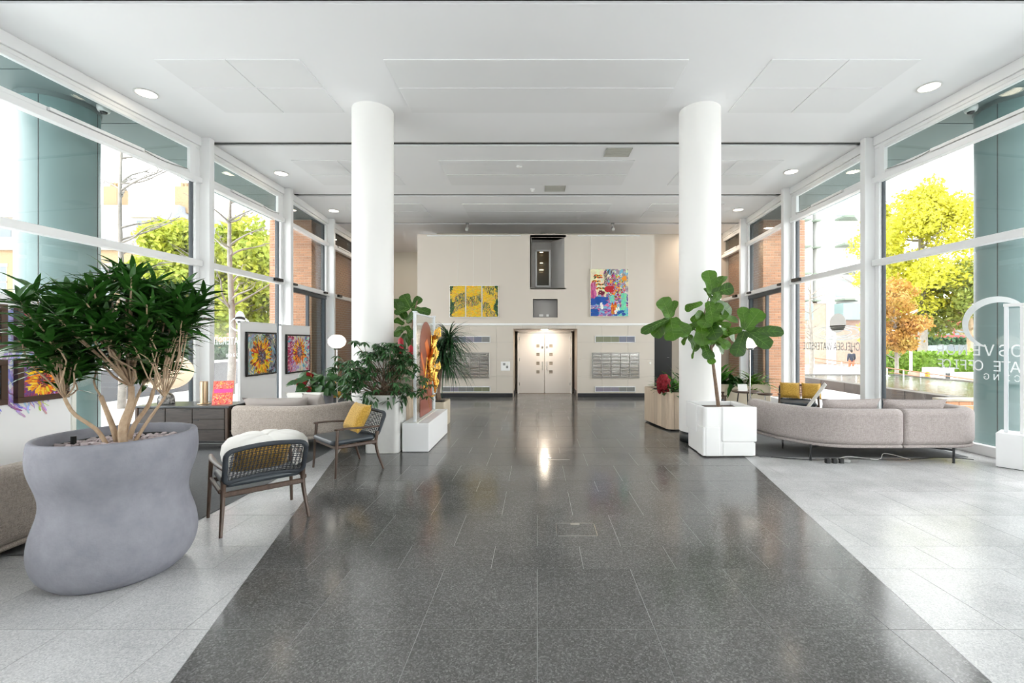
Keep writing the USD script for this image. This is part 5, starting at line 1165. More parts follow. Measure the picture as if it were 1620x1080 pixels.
# fern and bromeliad clumps
def clump(name, label, O, n, L, wd, m, seed, shape='lance', spread=(.3, 1.3), ex=.0, ey=.0, bend=(.3, .8)):
    r = random.Random(seed); t = plant(name, label, O); LV = []
    for k in range(n):
        a = r.uniform(0, 6.283); el = r.uniform(*spread)
        LV.append(aim(leaf(r.uniform(*L), r.uniform(*wd), r.uniform(*bend), .22, 6, shape), (r.uniform(-ex, ex), r.uniform(-ey, ey), 0), (math.cos(a) * math.cos(el), math.sin(a) * math.cos(el), math.sin(el)), r.uniform(-.2, .2)))
    leaves(t, LV, m); part(t, 'crown', lathe([(.05, -.02), (.04, .05), (.01, .09)], 10), 'leaf_deep', True)
    return t
clump('bromeliad', 'dark strappy plant in the right oak planter, left of the red flower', (2.40, 8.35, .64), 26, (.30, .5), (.05, .08), 'leaf_deep', 41)
clump('fern', 'bright yellow green fern in the right oak planter beside the column', (2.66, 8.75, .64), 30, (.35, .6), (.06, .10), 'leaf_fern', 42, spread=(.5, 1.4))
t = plant('celosia_flower', 'plush dark red flower head in the right oak planter', (2.30, 8.30, .66), 'flower')
part(t, 'stalk', tube([(0, 0, -.03), (0, 0, .12)], .02, 8), 'leaf_deep')
blob = trimesh.creation.icosphere(3); v = np.array(blob.vertices); v *= (1 + .22 * (meshkit.noise(v * 3 + 5) - .5) + .12 * np.sin(v[:, :1] * 14) )[:, :1] if False else (1 + .5 * (meshkit.noise(v * 3.2 + 5)[:, None] - .5)); part(t, 'flower_head', (v * [.115, .09, .15] + [0, 0, .19], np.array(blob.faces)), 'red_plush', True)
part(t, 'flower_lobe', cat(*[(v * [.045, .05, .11] + [x_, -.02, .10], np.array(blob.faces)) for x_ in (-.075, .0, .07)]), 'red_plush', True)
clump('bromeliad', 'bright green broad leaved bird nest fern at the left of the long beige planter', (3.85, 9.9, .64), 26, (.5, .75), (.12, .18), 'leaf_fern', 43, 'strap', (.7, 1.4), .12, .08, (.1, .4))
clump('bromeliad', 'dark glossy leafy plant in the middle of the long beige planter', (4.25, 9.9, .64), 52, (.35, .62), (.09, .13), 'leaf_deep', 44, spread=(.1, 1.2), ex=.2, ey=.12)
clump('bromeliad', 'spiky mid green plant at the right end of the long beige planter', (4.68, 9.9, .64), 56, (.32, .58), (.06, .09), 'leaf_fig', 45, spread=(.0, 1.2), ex=.2, ey=.12)
clump('fern', 'tall dark frond plant beside the black door, behind the right column', (4.75, 14.1, .02), 40, (.7, 1.1), (.10, .16), 'leaf_deep', 46, spread=(.7, 1.45), bend=(.2, .6))
# red anthurium on a stand behind the left sofa
r = random.Random(19); O = np.array([-3.80, 8.0, .66])
t = thing('plant_pot', 'grey pot of the red anthurium behind the left taupe sofa', 'planter', (O[0], O[1], 0)); part(t, 'pot', lathe([(.16, 0), (.19, .3), (.2, .68), (.18, .68), (.17, .60)], 28), 'concrete_dark', True); part(t, 'soil', lathe([(.17, .58), (.17, .61)], 24), 'soil')
t = plant('anthurium', 'red flowered anthurium with broad dark leaves rising behind the left taupe sofa', O); LV, st = [], []
for k in range(60):
    a = r.uniform(0, 6.283); q = r.uniform(.05, .42); e = np.array([q * math.cos(a), q * math.sin(a), r.uniform(.10, .40) - .1 * q]); st.append(branch((r.uniform(-.05, .05), r.uniform(-.05, .05), -.03), e, .005, .004, .02, 5, r, 5))
    LV.append(aim(leaf(r.uniform(.15, .24), r.uniform(.11, .16), .35, .1, 6, 'heart'), e, (math.cos(a), math.sin(a) * .6 - .25, r.uniform(-.7, .2)), r.uniform(-.3, .3), (0, -.8, .6)))
for px, py in ((493, 598), (485, 606), (478, 606), (493, 618), (470, 612)):
    e = at(px, py, 7.85) - O; st.append(branch((0, 0, 0), e, .005, .004, .02, 6, r, 5)); sp = part(t, 'flower', aim(leaf(.15, .13, .1, -.1, 6, 'heart'), e, (r.uniform(-.7, .7), -.3, .35), 0, (0, -.9, .4)), 'red_flower', True)
    part(sp, 'spadix', tube([e + [0, -.01, .01], e + [.01, -.04, .06]], .006, 6), 'mustard')
part(t, 'stems', cat(*st), 'leaf_deep', True); leaves(t, LV, 'leaf_deep')

# ---- acrylic art panel on white plinth (left) and its twin at the right edge
t = thing('white_plinth', 'long low white plinth under the acrylic panel, beside the concrete planter', 'plinth', (-1.763, 7.27, 0))
part(t, 'body', bx(-.192, .192, -.69, .69, .006, .42, .004), 'plinth_white'); part(t, 'recess', bx(-.18, .18, -.68, .68, 0, .008, .001), 'slot_dark'); part(t, 'top_slot', bx(-.03, .03, -.66, .66, .418, .424, .001), 'far_grey')
O = np.array([-1.79, 7.27, .424]); t = thing('acrylic_artwork', 'clear acrylic panel with terracotta arch and climbing golden figures on the long white plinth', 'artwork', O)
for y in (-.61, .61): part(t, 'post', cat(bx(-.02, .02, y - .022, y + .022, 0, 1.61, .005), bx(-.03, .03, y - .03, y + .03, 1.60, 1.62, .004)), 'acrylic_edge')
part(t, 'top_bar', bx(-.012, .012, -.6, .6, 1.575, 1.6, .003), 'acrylic_edge'); part(t, 'acrylic_sheet', bx(-.006, .006, -.59, .59, .01, 1.575, .001), 'acrylic')
arch = Polygon([(-.36, .02), (.40, .02)] + [(.02 + .38 * math.cos(a), 1.11 + .38 * math.sin(a)) for a in np.linspace(0, math.pi, 24)])
MA = frame((.008, 0, 0), (0, 1, 0), (0, 0, 1)); part(t, 'terracotta_arch', xf(ext(arch, 0, .006), MA), 'terracotta')
part(t, 'orange_shapes', xf(cat(ext(Polygon([(-.1, 1.15), (.12, .86), (.28, .5), (.28, 1.0), (.05, 1.22)]), .007, .010), ext(Polygon([(.1, .78), (.36, .30), (.36, .9)]), .007, .010), ext(Polygon([(-.34, .95), (-.1, .62), (-.06, .7), (-.30, 1.02)]), .007, .010)), MA), 'orange_print')
def gold_figure(seed, sc, o):
    r = random.Random(seed); J = {'hip': (0, 0, 0), 'chest': (.03, .12, .24), 'head': (.06, .16, .42), 'k1': (.08, .16, -.14), 'f1': (.04, .05, -.34), 'k2': (.06, -.10, -.2), 'f2': (.03, -.02, -.44), 'e1': (.12, .28, .30), 'h1': (.10, .30, .50), 'e2': (.10, -.06, .30), 'h2': (.12, .06, .46)}
    R = {'hip': .07, 'chest': .085, 'head': .062, 'k1': .05, 'f1': .035, 'k2': .05, 'f2': .035, 'e1': .035, 'h1': .028, 'e2': .035, 'h2': .028}; B = []
    for a, b in (('hip', 'chest'), ('chest', 'head'), ('hip', 'k1'), ('k1', 'f1'), ('hip', 'k2'), ('k2', 'f2'), ('chest', 'e1'), ('e1', 'h1'), ('chest', 'e2'), ('e2', 'h2')):
        f_ = .55 if (a, b) == ('chest', 'head') else 1
        B.append(m3.Manifold.hull(m3.Manifold.sphere(R[a] * f_, 10).translate(J[a]) + m3.Manifold.sphere(R[b] * (.8 if f_ < 1 else 1), 10).translate(J[b])))
    m = B[0]
    for b in B[1:]: m = m + b
    v, f = vf(m.refine_to_length(.03)); tm = trimesh.Trimesh(v, f); trimesh.smoothing.filter_taubin(tm, iterations=6); v = np.array(tm.vertices); v += (meshkit.noise(v * 28 + seed)[:, None] - .5) * .035
    return v * sc + np.asarray(o), np.array(tm.faces)
part(t, 'gold_figure', xf(gold_figure(1, .66, (0, 0, 0)), t=(.05, .30, 1.08)), 'gold', 50, label='upper golden climbing figure')
part(t, 'gold_figure', xf(gold_figure(8, .58, (0, 0, 0)), t=(.05, .10, .80)), 'gold', 50, label='middle golden climbing figure')
part(t, 'gold_figure', xf(gold_figure(5, .52, (0, 0, 0)), t=(.05, .42, .56)), 'gold', 50, label='lower golden climbing figure')
def ladder(o, up, n, w): 
    up = np.asarray(up, float); return cat(*[tube([np.array(o) + [0, q, 0], np.array(o) + up + [0, q, 0]], .009, 6) for q in (0, w)], *[tube([np.array(o) + up * (k + .5) / n, np.array(o) + up * (k + .5) / n + [0, w, 0]], .008, 6) for k in range(n)])
part(t, 'gold_ladder', ladder((.03, -.22, .42), (.0, .22, .50), 7, .22), 'gold'); part(t, 'gold_ladder', ladder((.03, .26, .78), (.0, .03, .5), 6, .14), 'gold')
part(t, 'gold_base', cat(box((.05, .36, .27), (.05, .22, .02)), tube([(.02, .05, .40), (.015, .28, .02)], .003, 4)), 'gold')
ang = math.degrees(math.atan2(-.8, .6)); 
t = thing('white_plinth', 'white plinth cut by the right edge of the picture, under the clear acrylic panel', 'plinth', (5.86, 5.82, 0), -53)
part(t, 'body', bx(0, .375, 0, .9, .006, .435, .004) if False else bx(.0, .27, .0, .36, .006, .435, .004), 'plinth_white'); part(t, 'recess', bx(.01, .26, .01, .35, 0, .008, .001), 'slot_dark')
t = thing('acrylic_artwork', 'clear acrylic panel in a pale frame on the plinth at the right picture edge', 'artwork', (5.86, 5.82, .436), -53)
part(t, 'post', bx(.055, .095, .14, .18, 0, 1.61, .005), 'acrylic_edge'); part(t, 'post', bx(.20, .24, .14, .18, 0, 1.61, .005), 'plinth_white'); part(t, 'acrylic_sheet', bx(.09, .205, .155, .167, .01, 1.59, .001), 'acrylic'); part(t, 'top_bar', bx(.05, .245, .145, .175, 1.61, 1.65, .003), 'plinth_white')

# ---- rugs, floor box, cables
single('rug', cat(bx(-5.85, -3.03, 3.4, 8.7, -.001, .010, .004)), 'rug', 'dark grey rug under the left seating group', 'rug')
single('rug', cat(bx(3.08, 5.95, 6.28, 9.4, -.001, .010, .004)), 'rug', 'dark grey rug under the right sofa', 'rug')
t = thing('floor_box', 'square metal framed floor box lid in the dark floor, centre foreground', 'floor box', (.16, 3.74, 0)); a, b = .34, .27
part(t, 'trim', cat(bx(0, a, 0, .008, -.01, .003, .001), bx(0, a, b - .008, b, -.01, .003, .001), bx(0, .008, 0, b, -.01, .003, .001), bx(a - .008, a, 0, b, -.01, .003, .001)), 'chrome'); part(t, 'lid', bx(.01, a - .01, .01, b - .01, -.01, .0015, .001), 'tile_dark'); part(t, 'lift_tab', bx(.13, .21, b - .045, b - .008, -.008, .004, .001), 'steel')
t = thing('floor_box', 'small steel floor plate in the dark floor farther back', 'floor box', (.14, 6.15, 0)); part(t, 'plate', bx(0, .30, 0, .03, -.008, .003, .001), 'steel'); part(t, 'socket_dot', lathe([(.035, 0), (.035, .004)], 16, c=(.02, .1, 0)), 'chrome')
def cable(pts, label, m='cable_black', rr=.006):
    t = single('power_cable', tube(spline([(x, y, z) for x, y, z in pts], 40), rr, 6), m, label, 'cable')
cable([(2.95, 6.45, .008), (3.3, 6.25, .008), (3.75, 6.1, .016), (4.3, 6.14, .018), (4.9, 6.1, .016), (5.6, 6.2, .018), (5.85, 6.1, .018)], 'black cable running along the floor under the right sofa')
cable([(3.95, 6.05, .016), (4.3, 6.2, .03), (4.6, 6.12, .02), (4.8, 6.3, .05), (5.0, 6.1, .02)], 'white cable looping under the right sofa', 'paper_white', .005)
t = thing('power_strip', 'grey power strip with black plugs on the floor under the right sofa', 'power strip', (3.95, 6.02, .0)); part(t, 'strip', bx(-.08, .18, -.03, .03, 0, .045, .01), 'slot_light')
for x in (-.13, -.04, .05): part(t, 'plug', rbox(x - .03, x + .025, -.06, -.005, 0, .06, .012, .006), 'cable_black')
#@@PART3
# ================================================================== OUTSIDE
single('ground', cat(bx(-260, 9.85, -60, 320, -1.2, -.02, .001)), 'paving', 'pale paved ground outside the left windows and around the building', 'ground', kind='structure')
single('quay', bx(9.85, 260, -60, 320, -1.4, -.80, .001), 'paving', 'pale lower ground beyond the pond on the right', 'ground', kind='structure')
# left: slate grey planter wall with hedge
t = thing('planter_wall', 'long low dark grey planter wall across the paving outside the left windows', 'wall'); 
for k in range(14): part(t, 'wall_slab', bx(-12.0, -11.55, 5.0 + k * 2.2 + .008, 5.0 + (k + 1) * 2.2 - .008, -.02, .84, .01), 'planter_wall')
part(t, 'coping', bx(-12.05, -11.5, 5.0, 35.8, .84, .90, .01), 'far_grey')
def leafcloud(centres, radii, n, size, seed, flat=.8):
    g = np.random.default_rng(seed); V = []
    cs, rs = np.asarray(centres, float), np.asarray(radii, float); w = rs ** 2 / (rs ** 2).sum(); idx = g.choice(len(cs), n, p=w)
    d = g.normal(size=(n, 3)); d /= np.linalg.norm(d, axis=1, keepdims=True); rad = rs[idx] * (.55 + .5 * g.random(n) ** .6)
    c = cs[idx] + d * rad[:, None] * [1, 1, flat] + g.normal(size=(n, 3)) * .12 * rs[idx][:, None]
    a = g.normal(size=(n, 3)); a /= np.linalg.norm(a, axis=1, keepdims=True); b = np.cross(a, g.normal(size=(n, 3))); b /= np.linalg.norm(b, axis=1, keepdims=True)
    s = size * (.6 + .8 * g.random(n))[:, None]; nrm = np.cross(a, b) * s * .12
    v = np.stack([c - a * s, c - b * s * .6 + nrm, c + a * s, c + b * s * .6 + nrm], 1).reshape(-1, 3); k = np.arange(n) * 4
    return v, np.vstack([np.stack([k, k + 1, k + 2], 1), np.stack([k, k + 2, k + 3], 1)])
def hedge(name, label, x0, x1, y0, y1, z0, z1, n, m, size, seed):
    t = thing(name, label, 'hedge'); g = np.random.default_rng(seed)
    part(t, 'core', bx(x0 + .1, x1 - .1, y0 + .1, y1 - .1, z0, z1 - .12, .1), m)
    p = g.random((n, 3)); f_ = g.integers(0, 4, n); p[f_ == 0, 2] = 1; p[f_ == 1, 1] = 0; p[f_ == 2, 0] = 0; p[f_ == 3, 0] = 1
    c = np.array([x0, y0, z0]) + p * [x1 - x0, y1 - y0, z1 - z0] + g.normal(size=(n, 3)) * .06
    a = g.normal(size=(n, 3)); a /= np.linalg.norm(a, axis=1, keepdims=True); b = np.cross(a, g.normal(size=(n, 3))); b /= np.linalg.norm(b, axis=1, keepdims=True); s = size * (.6 + .8 * g.random(n))[:, None]
    v = np.stack([c - a * s, c - b * s * .6, c + a * s, c + b * s * .6], 1).reshape(-1, 3); k = np.arange(n) * 4
    part(t, 'foliage', (v, np.vstack([np.stack([k, k + 1, k + 2], 1), np.stack([k, k + 2, k + 3], 1)])), m, kind='stuff')
hedge('hedge', 'dark green hedge growing above the grey planter wall on the left', -13.6, -12.35, 6, 34, .3, 1.45, 9000, 'hedge_dark', .10, 2)
def tree(name, label, O, h, trunk_r, crown, m, n, size, seed, lean=(0, 0), barkm='bark_grey', limbs=12, bare=False):
    t = thing(name, label, 'tree', O); r = random.Random(seed); B = [tube(spline([(0, 0, 0), (lean[0] * .3 + .05, lean[1] * .3, h * .35), (lean[0] * .6 - .04, lean[1] * .6, h * .7), (lean[0], lean[1], h)], 14), np.linspace(trunk_r, trunk_r * .3, 14), 8)]
    Lm = []
    for k in range(limbs):
        z = h * r.uniform(.35, .97); a = r.uniform(0, 6.283); L = h * r.uniform(.10, .24) * (1.3 - .5 * z / h); b0 = np.array([lean[0] * z / h, lean[1] * z / h, z]); e = b0 + L * np.array([math.cos(a), math.sin(a), r.uniform(.25, .8)])
        Lm.append(branch(b0, e, trunk_r * .3, .008, .12, 7, r, 5))
        for q in range(3):
            s_ = r.uniform(.4, .95); b1 = b0 + (e - b0) * s_; a2 = a + r.uniform(-1, 1); Lm.append(branch(b1, b1 + L * .45 * np.array([math.cos(a2), math.sin(a2), r.uniform(.1, .8)]), .012, .005, .05, 5, r, 4))
    part(t, 'trunk', B[0], barkm, True); part(t, 'branches', cat(*Lm), barkm, True)
    if crown:
        c, rd = zip(*[((x, y, z), q) for x, y, z, q in crown]); part(t, 'foliage', leafcloud(c, rd, n, size, seed), m, kind='stuff')
    return t
def crownset(seed, cx, cy, cz, R, H, k, q):
    r = random.Random(seed); o = []
    for _ in range(k):
        a, u = r.uniform(0, 6.283), r.random() ** .5; zz = r.uniform(-1, 1); w = math.sqrt(max(0, 1 - zz * zz)); o.append((cx + R * u * w * math.cos(a), cy + R * u * w * math.sin(a), cz + H * zz, q * r.uniform(.7, 1.3)))
    return o
tree('bare_tree', 'thin bare tree in front of the old brick terrace outside the near left window', (-10.05, 11, -.02), 6.3, .085, None, None, 0, 0, 51, limbs=16)
tree('bare_tree', 'slender bare trunk in front of the lime foliage outside the second left window', (-9.43, 14.0, -.02), 6.2, .12, None, None, 0, 0, 52, limbs=18)
tree('leafy_tree', 'lime yellow tree outside the near left window, right of the bare tree', (-17.6, 22, -.02), 5.5, .15, crownset(1, 0, 0, 4.4, 1.7, 2.6, 26, .75), 'foliage_lime', 9000, .13, 53)
tree('leafy_tree', 'yellow green tree behind the slender bare trunk outside the second left window', (-14.6, 22.5, -.02), 5.6, .16, crownset(2, 0, 0, 4.3, 2.0, 3.0, 30, .8), 'foliage_lime', 11000, .13, 54)
tree('leafy_tree', 'greener tree farthest right in the second left window, beside the brick wing', (-13.9, 24.5, -.02), 5.0, .16, crownset(3, 0, 0, 3.9, 1.5, 2.6, 24, .8), 'foliage_green', 8000, .13, 55)
# old brick terrace on the left
t = thing('terrace_house', 'old tan brick terrace with slate roof and dormers beyond the near left window', 'building', (-34.5, 28, 0))
W_ = 11.3; part(t, 'wall', bx(0, W_, 0, 8, -.02, 7.4, .02), 'brick_tan'); part(t, 'cornice', bx(-.15, W_ + .15, -.2, .2, 7.2, 7.6, .03), 'stone_pale')
rf = part(t, 'roof', vf(trimesh.convex.convex_hull(np.array([[-.1, -.1, 7.55], [W_ + .1, -.1, 7.55], [-.1, 8, 7.55], [W_ + .1, 8, 7.55], [.3, 2, 10.6], [W_ - .4, 2, 10.6], [.3, 6, 10.6], [W_ - .4, 6, 10.6]]))), 'slate')
for x in (.4, 5.4, W_ - 1.1): part(rf, 'chimney', cat(bx(x, x + .9, 2.5, 3.4, 10.2, 12.0, .02), *[lathe([(.11, 12.0), (.13, 12.35)], 10, c=(x + .2 + .25 * q, 2.95, 0)) for q in range(3)]), 'brick_tan')
for i in range(5):
    x = .9 + i * 2.15
    for z in (1.0, 4.3):
        wn = part(t, 'window', cat(bx(x - .08, x + 1.08, -.05, .02, z - .1, z, .01), bx(x - .04, x + 1.04, -.03, .02, z + 1.9, z + 2.1, .01), bx(x, x + .07, -.02, .03, z, z + 1.9), bx(x + .93, x + 1.0, -.02, .03, z, z + 1.9), bx(x, x + 1, -.02, .03, z + .92, z + .99)), 'stone_pale'); part(wn, 'pane', bx(x + .03, x + .97, -.01, .01, z, z + 1.9, .002), 'window_dark')
    if i % 2 == 0:
        dm = part(t, 'dormer', cat(bx(x - .1, x + 1.1, .3, 1.8, 7.6, 9.3, .02), vf(trimesh.convex.convex_hull(np.array([[x - .25, .2, 9.3], [x + 1.25, .2, 9.3], [x + .5, .2, 9.9], [x - .25, 1.9, 9.3], [x + 1.25, 1.9, 9.3], [x + .5, 1.9, 9.9]])))), 'stone_pale'); part(dm, 'pane', bx(x + .1, x + .9, .28, .31, 7.9, 9.1, .003), 'window_dark')
def block(name, label, O, w, dp, h, floors, cols, m, wm, fl=2.9, zb=0.6, rz=0):
    t = thing(name, label, 'building', O, rz); part(t, 'wall', bx(0, w, 0, dp, 0, h, .03), m); part(t, 'parapet', bx(-.1, w + .1, -.1, dp, h, h + .35, .03), m)
    for k in range(floors):
        for i in range(cols):
            x = w * (i + .5) / cols; z = zb + k * fl; wn = part(t, 'window', cat(bx(x - .75, x + .75, -.05, .03, z, z + .08), bx(x - .75, x - .68, -.05, .03, z, z + 1.6), bx(x + .68, x + .75, -.05, .03, z, z + 1.6), bx(x - .03, x + .03, -.05, .03, z, z + 1.6), bx(x - .75, x + .75, -.05, .03, z + 1.52, z + 1.6)), 'tower_white'); part(wn, 'pane', bx(x - .7, x + .7, -.02, .02, z + .04, z + 1.56, .002), wm)
    return t
block('apartment_block', 'white apartment block rising behind the trees in the second left window', (-32.2, 47, 0), 8.5, 8, 14.2, 4, 4, 'tower_white', 'window_pale')
block('low_house', 'low pale house behind the hedge outside the second left window', (-22.5, 37, 0), 9, 6, 3.2, 1, 4, 'stone_pale', 'window_dark')
# right: white tower with triangular balconies
t = thing('white_tower', 'white apartment tower with pointed green balconies beyond the second right window', 'building', (27.5, 48, -.8)); W_ = 7.2
part(t, 'wall', cat(bx(0, W_ * .22, 0, 10, 6.4, 32, .03), bx(W_ * .28, W_ * .44, 0, 10, 6.4, 32, .03), bx(W_ * .44, W_, -.4, 10, 6.4, 32, .03), bx(W_ * .2, W_ * .3, .8, 10, 6.4, 32, .03)), 'tower_white')
part(t, 'stone_base', cat(bx(0, W_ * .42, .1, 10, 0, 6.5, .03), bx(W_ * .52, W_ * .9, -.3, 10, 0, 6.5, .03)), 'stone_pale'); part(t, 'base_pier', cat(bx(W_ * .42, W_ * .52, -.45, 10, 0, 6.5, .03), bx(W_ * .9, W_, -.45, 10, 0, 6.5, .03)), 'tower_white')
for k in range(9):
    z = 6.6 + 2.8 * k
    tri = Polygon([(3.6, -.35), (6.1, -.35), (4.6, -2.0), (3.6, -2.0)]); b_ = part(t, 'balcony', ext(tri, z, z + .18), 'tower_green'); part(b_, 'balustrade', cat(*[tube([(a[0], a[1], z + .95), (c[0], c[1], z + .95)], .03, 5) for a, c in (((3.6, -2), (4.6, -2)), ((4.6, -2), (6.1, -.35)), ((3.6, -.35), (3.6, -2)))], bx(3.62, 4.6, -1.98, -1.95, z + .1, z + .9, .005)), 'tower_white')
    part(t, 'window', bx(3.7, 5.6, -.45, -.38, z - 2.3 + 2.8, z - .5 + 2.8, .01), 'window_pale')
    part(t, 'balcony', cat(bx(W_ * .20, W_ * .30, -.5, .85, z, z + .15, .01), bx(0, .9, -.9, .1, z, z + .15, .01)), 'tower_green'); part(t, 'window', bx(W_ * .22, W_ * .28, .75, .82, z + .3, z + 2.4, .01), 'window_pale')
part(t, 'green_bay', cat(bx(3.5, 6.4, -1.9, -.3, 4.6, 6.3, .03)), 'cladding_teal'); part(t, 'green_bay', bx(-.3, .9, -1.2, .1, 4.6, 6.3, .03), 'cladding_teal')
tree('bare_tree', 'slim bare tree in front of the stone base of the white tower', (16.4, 27.3, -.8), 6.2, .13, None, None, 0, 0, 61, limbs=16, barkm='stone_pale' if False else 'bark_grey')
tree('leafy_tree', 'large yellow autumn tree filling the nearest right window', (20.7, 24.5, -.8), 9.6, .26, crownset(4, 0, 0, 7.1, 2.7, 3.0, 70, .7) + crownset(14, .3, 0, 9.4, 1.0, 1.4, 14, .6), 'foliage_yellow', 21000, .10, 62, limbs=20)
tree('leafy_tree', 'orange autumn tree beside the mullion in the nearest right window', (15.9, 20.2, -.8), 4.4, .10, crownset(5, 0, 0, 3.6, 1.0, 1.25, 22, .45), 'foliage_orange', 7000, .07, 63)
tree('leafy_tree', 'olive green tree behind the yellow one with a pale trunk, nearest right window', (22.6, 23.8, -.8), 6.8, .2, crownset(6, 0, .5, 4.6, 2.6, 1.6, 34, .75), 'foliage_green', 12000, .11, 64, barkm='bark_pale')
tree('leafy_tree', 'yellow tree seen between the white tower and the mullion', (20.7, 27.5, -.8), 9.5, .2, crownset(7, 0, 0, 6.2, .6, 4.2, 30, .6), 'foliage_yellow', 11000, .12, 65)
hedge('hedge', 'bright clipped green hedge across the pond on the right', 16.7, 22.6, 21.0, 22.2, -.8, 1.0, 6000, 'hedge_bright', .09, 5)
hedge('hedge', 'tall dark green hedge behind the bright clipped hedge', 24.2, 44.0, 31.0, 32.0, -.8, 1.75, 9000, 'hedge_dark', .14, 6)
single('garden_wall', bx(16.5, 24, 20.0, 20.3, -.8, .25, .02), 'stone_pale', 'pale low wall below the bright hedge on the far bank', 'wall')
# pond
t = thing('pond', 'raised dark stone pond full of water outside the right windows', 'pond')
for k in range(11): part(t, 'rim_slab', bx(9.85, 10.2, 5.0 + k * 1.2 + .006, 5.0 + (k + 1) * 1.2 - .006, -.82, .28, .01), 'pond_stone')
part(t, 'far_rim', cat(bx(14.3, 14.6, 5.0, 18.2, -.82, .28), bx(9.85, 14.6, 18.2, 18.5, -.82, .28), bx(9.85, 14.6, 4.8, 5.0, -.82, .28)), 'pond_stone')
part(t, 'pond_water', bx(10.15, 14.35, 5.0, 18.25, .0, .262, .001), 'water')
t = thing('low_brick_wall', 'low weathered brick wall outside between the right sofa and the outer column', 'wall', (7.45, 8.3, -.02))
for r_ in range(7):
    for i in range(7):
        x = i * .235 - .115 * (r_ % 2); a, b = max(x, 0), min(x + .225, 1.55)
        if b - a > .04: part(t, 'brick', bx(a, b, -.01 + rng.uniform(-.004, .004), .10, r_ * .076, r_ * .076 + .066, .005), 'brick_red')
part(t, 'mortar_core', bx(0, 1.55, .0, .22, 0, .53, .004), 'mortar'); part(t, 'coping', bx(-.03, 1.58, -.04, .26, .53, .57, .008), 'stone_pale')
# bridge railing
t = thing('bridge_railing', 'sloping copper topped railing of the footbridge over the pond', 'railing'); a, b = np.array([12.0, 19.4, .62]), np.array([15.3, 15.9, .62])
a, b = at(1288, 566, 19.6), at(1545, 601, 16.0)
for o, rr_, m in ((0, .022, 'handrail'), (-.16, .014, 'handrail'), (-.30, .012, 'chrome')): part(t, 'rail', tube([a + [0, 0, o], b + [0, 0, o]], rr_, 6), m)
for k in range(11):
    p = a + (b - a) * k / 10; part(t, 'post', tube([p, p - [0, 0, p[2] + .75]], .022, 6), 'lamp_post_white')
part(t, 'glass_infill', cat(*[xf(bx(.05, L_ - .05, -.004, .004, -1.1, -.2, .001), frame(a + (b - a) * k / 5, (b - a) * [1, 1, 0] + [0, 0, (b - a)[2]], (-(b - a)[1], (b - a)[0], 0))) for k in range(5) for L_ in [np.linalg.norm(b - a) / 5]]), 'pane')
single('footbridge', cat(xf(bx(-.5, np.linalg.norm((b - a)[:2]) + .5, -.1, 1.3, -.16, 0, .01), frame((a[0], a[1], -.20), (b - a) * [1, 1, 0], (-(b - a)[1], (b - a)[0], 0)))), 'stone_pale', 'pale stone deck of the footbridge behind the sloping railing', 'bridge')
# lamp posts, kiosk, cone, bus, cars
for px, py, d, h, lb in ((1441, 500, 20.5, 3.6, 'white lamp post with a flat angled head, in front of the bright hedge'), (1464, 507, 28, 3.7, 'thin white lamp post farther back by the dark hedge')):
    x = (px - 850) / 720 * d; z = EYE - (py - 540) / 720 * d; t = thing('lamp_post', lb, 'lamp post', (x, d, -.8)); part(t, 'post', tube([(0, 0, 0), (0, 0, z + .8)], .055, 8), 'lamp_post_white'); part(t, 'head', cat(tube([(-.25, 0, z + .85), (.3, 0, z + 1.05)], .06, 6)), 'lamp_post_white')
t = thing('utility_cabinet', 'grey and white utility cabinet on the far bank in front of the bright hedge', 'cabinet', (16.8, 19.4, -.8)); part(t, 'body', bx(0, 1.0, 0, .5, 0, 1.28, .02), 'far_grey'); part(t, 'door', bx(.04, .48, -.015, .01, .1, 1.22, .005), 'paper_white'); part(t, 'sign', bx(.60, .8, -.02, .01, .75, 1.05, .005), 'frame_black')
t = thing('traffic_cone', 'orange and white marker standing at the far edge of the pond', 'cone', (16.2, 18.9, -.8)); part(t, 'base', bx(-.25, .25, -.25, .25, 0, .05, .01), 'orange_plastic'); part(t, 'cone', lathe([(.20, .05), (.07, 1.15)], 16), 'orange_plastic', True); part(t, 'stripe', cat(lathe([(.165, .3), (.14, .5)], 16), lathe([(.12, .72), (.1, .9)], 16)), 'paper_white')
clump('fern', 'pale spiky shrub at the far edge of the pond on the right', (18.9, 18.6, -.78), 60, (.7, 1.1), (.08, .12), 'leaf_fern', 66, spread=(.1, 1.3), ex=.5, ey=.3)
t = thing('bus', 'red double decker bus passing behind the dark hedge and autumn trees', 'bus', (31.5, 41, -.8)); part(t, 'body', rbox(0, 10.5, 0, 2.5, .35, 4.35, .25, .12), 'bus_red', 35)
for k in range(7):
    for z in (1.3, 2.95): part(t, 'window', bx(.5 + k * 1.4, 1.75 + k * 1.4, -.02, .02, z, z + .85, .02), 'window_dark')
for x in (2.0, 8.2): part(t, 'wheel', xf(lathe([(.5, 0), (.5, .3), (.2, .32)], 24), frame((x, .3, .5), (1, 0, 0), (0, 0, 1))), 'dark_rubber')
def car(label, O, m):
    t = thing('car', label, 'car', O); part(t, 'body', vf(trimesh.convex.convex_hull(np.array([[x, y, z] for y in (0, 1.75) for x, z in ((0, .35), (0, .8), (.25, .9), (4.0, .85), (4.2, .6), (4.15, .3))]))), m); part(t, 'cabin', vf(trimesh.convex.convex_hull(np.array([[x, y, z] for y in (.12, 1.62) for x, z in ((.3, .85), (.8, 1.4), (2.3, 1.42), (3.1, .85))]))), 'window_dark')
    for x in (.8, 3.3): part(t, 'wheel', xf(lathe([(.31, 0), (.31, .2), (.18, .22)], 20), frame((x, .2, .31), (1, 0, 0), (0, 0, 1))), 'dark_rubber')
car('white parked car beyond the bright hedge on the right', (25.2, 28.6, -.05), 'tower_white')
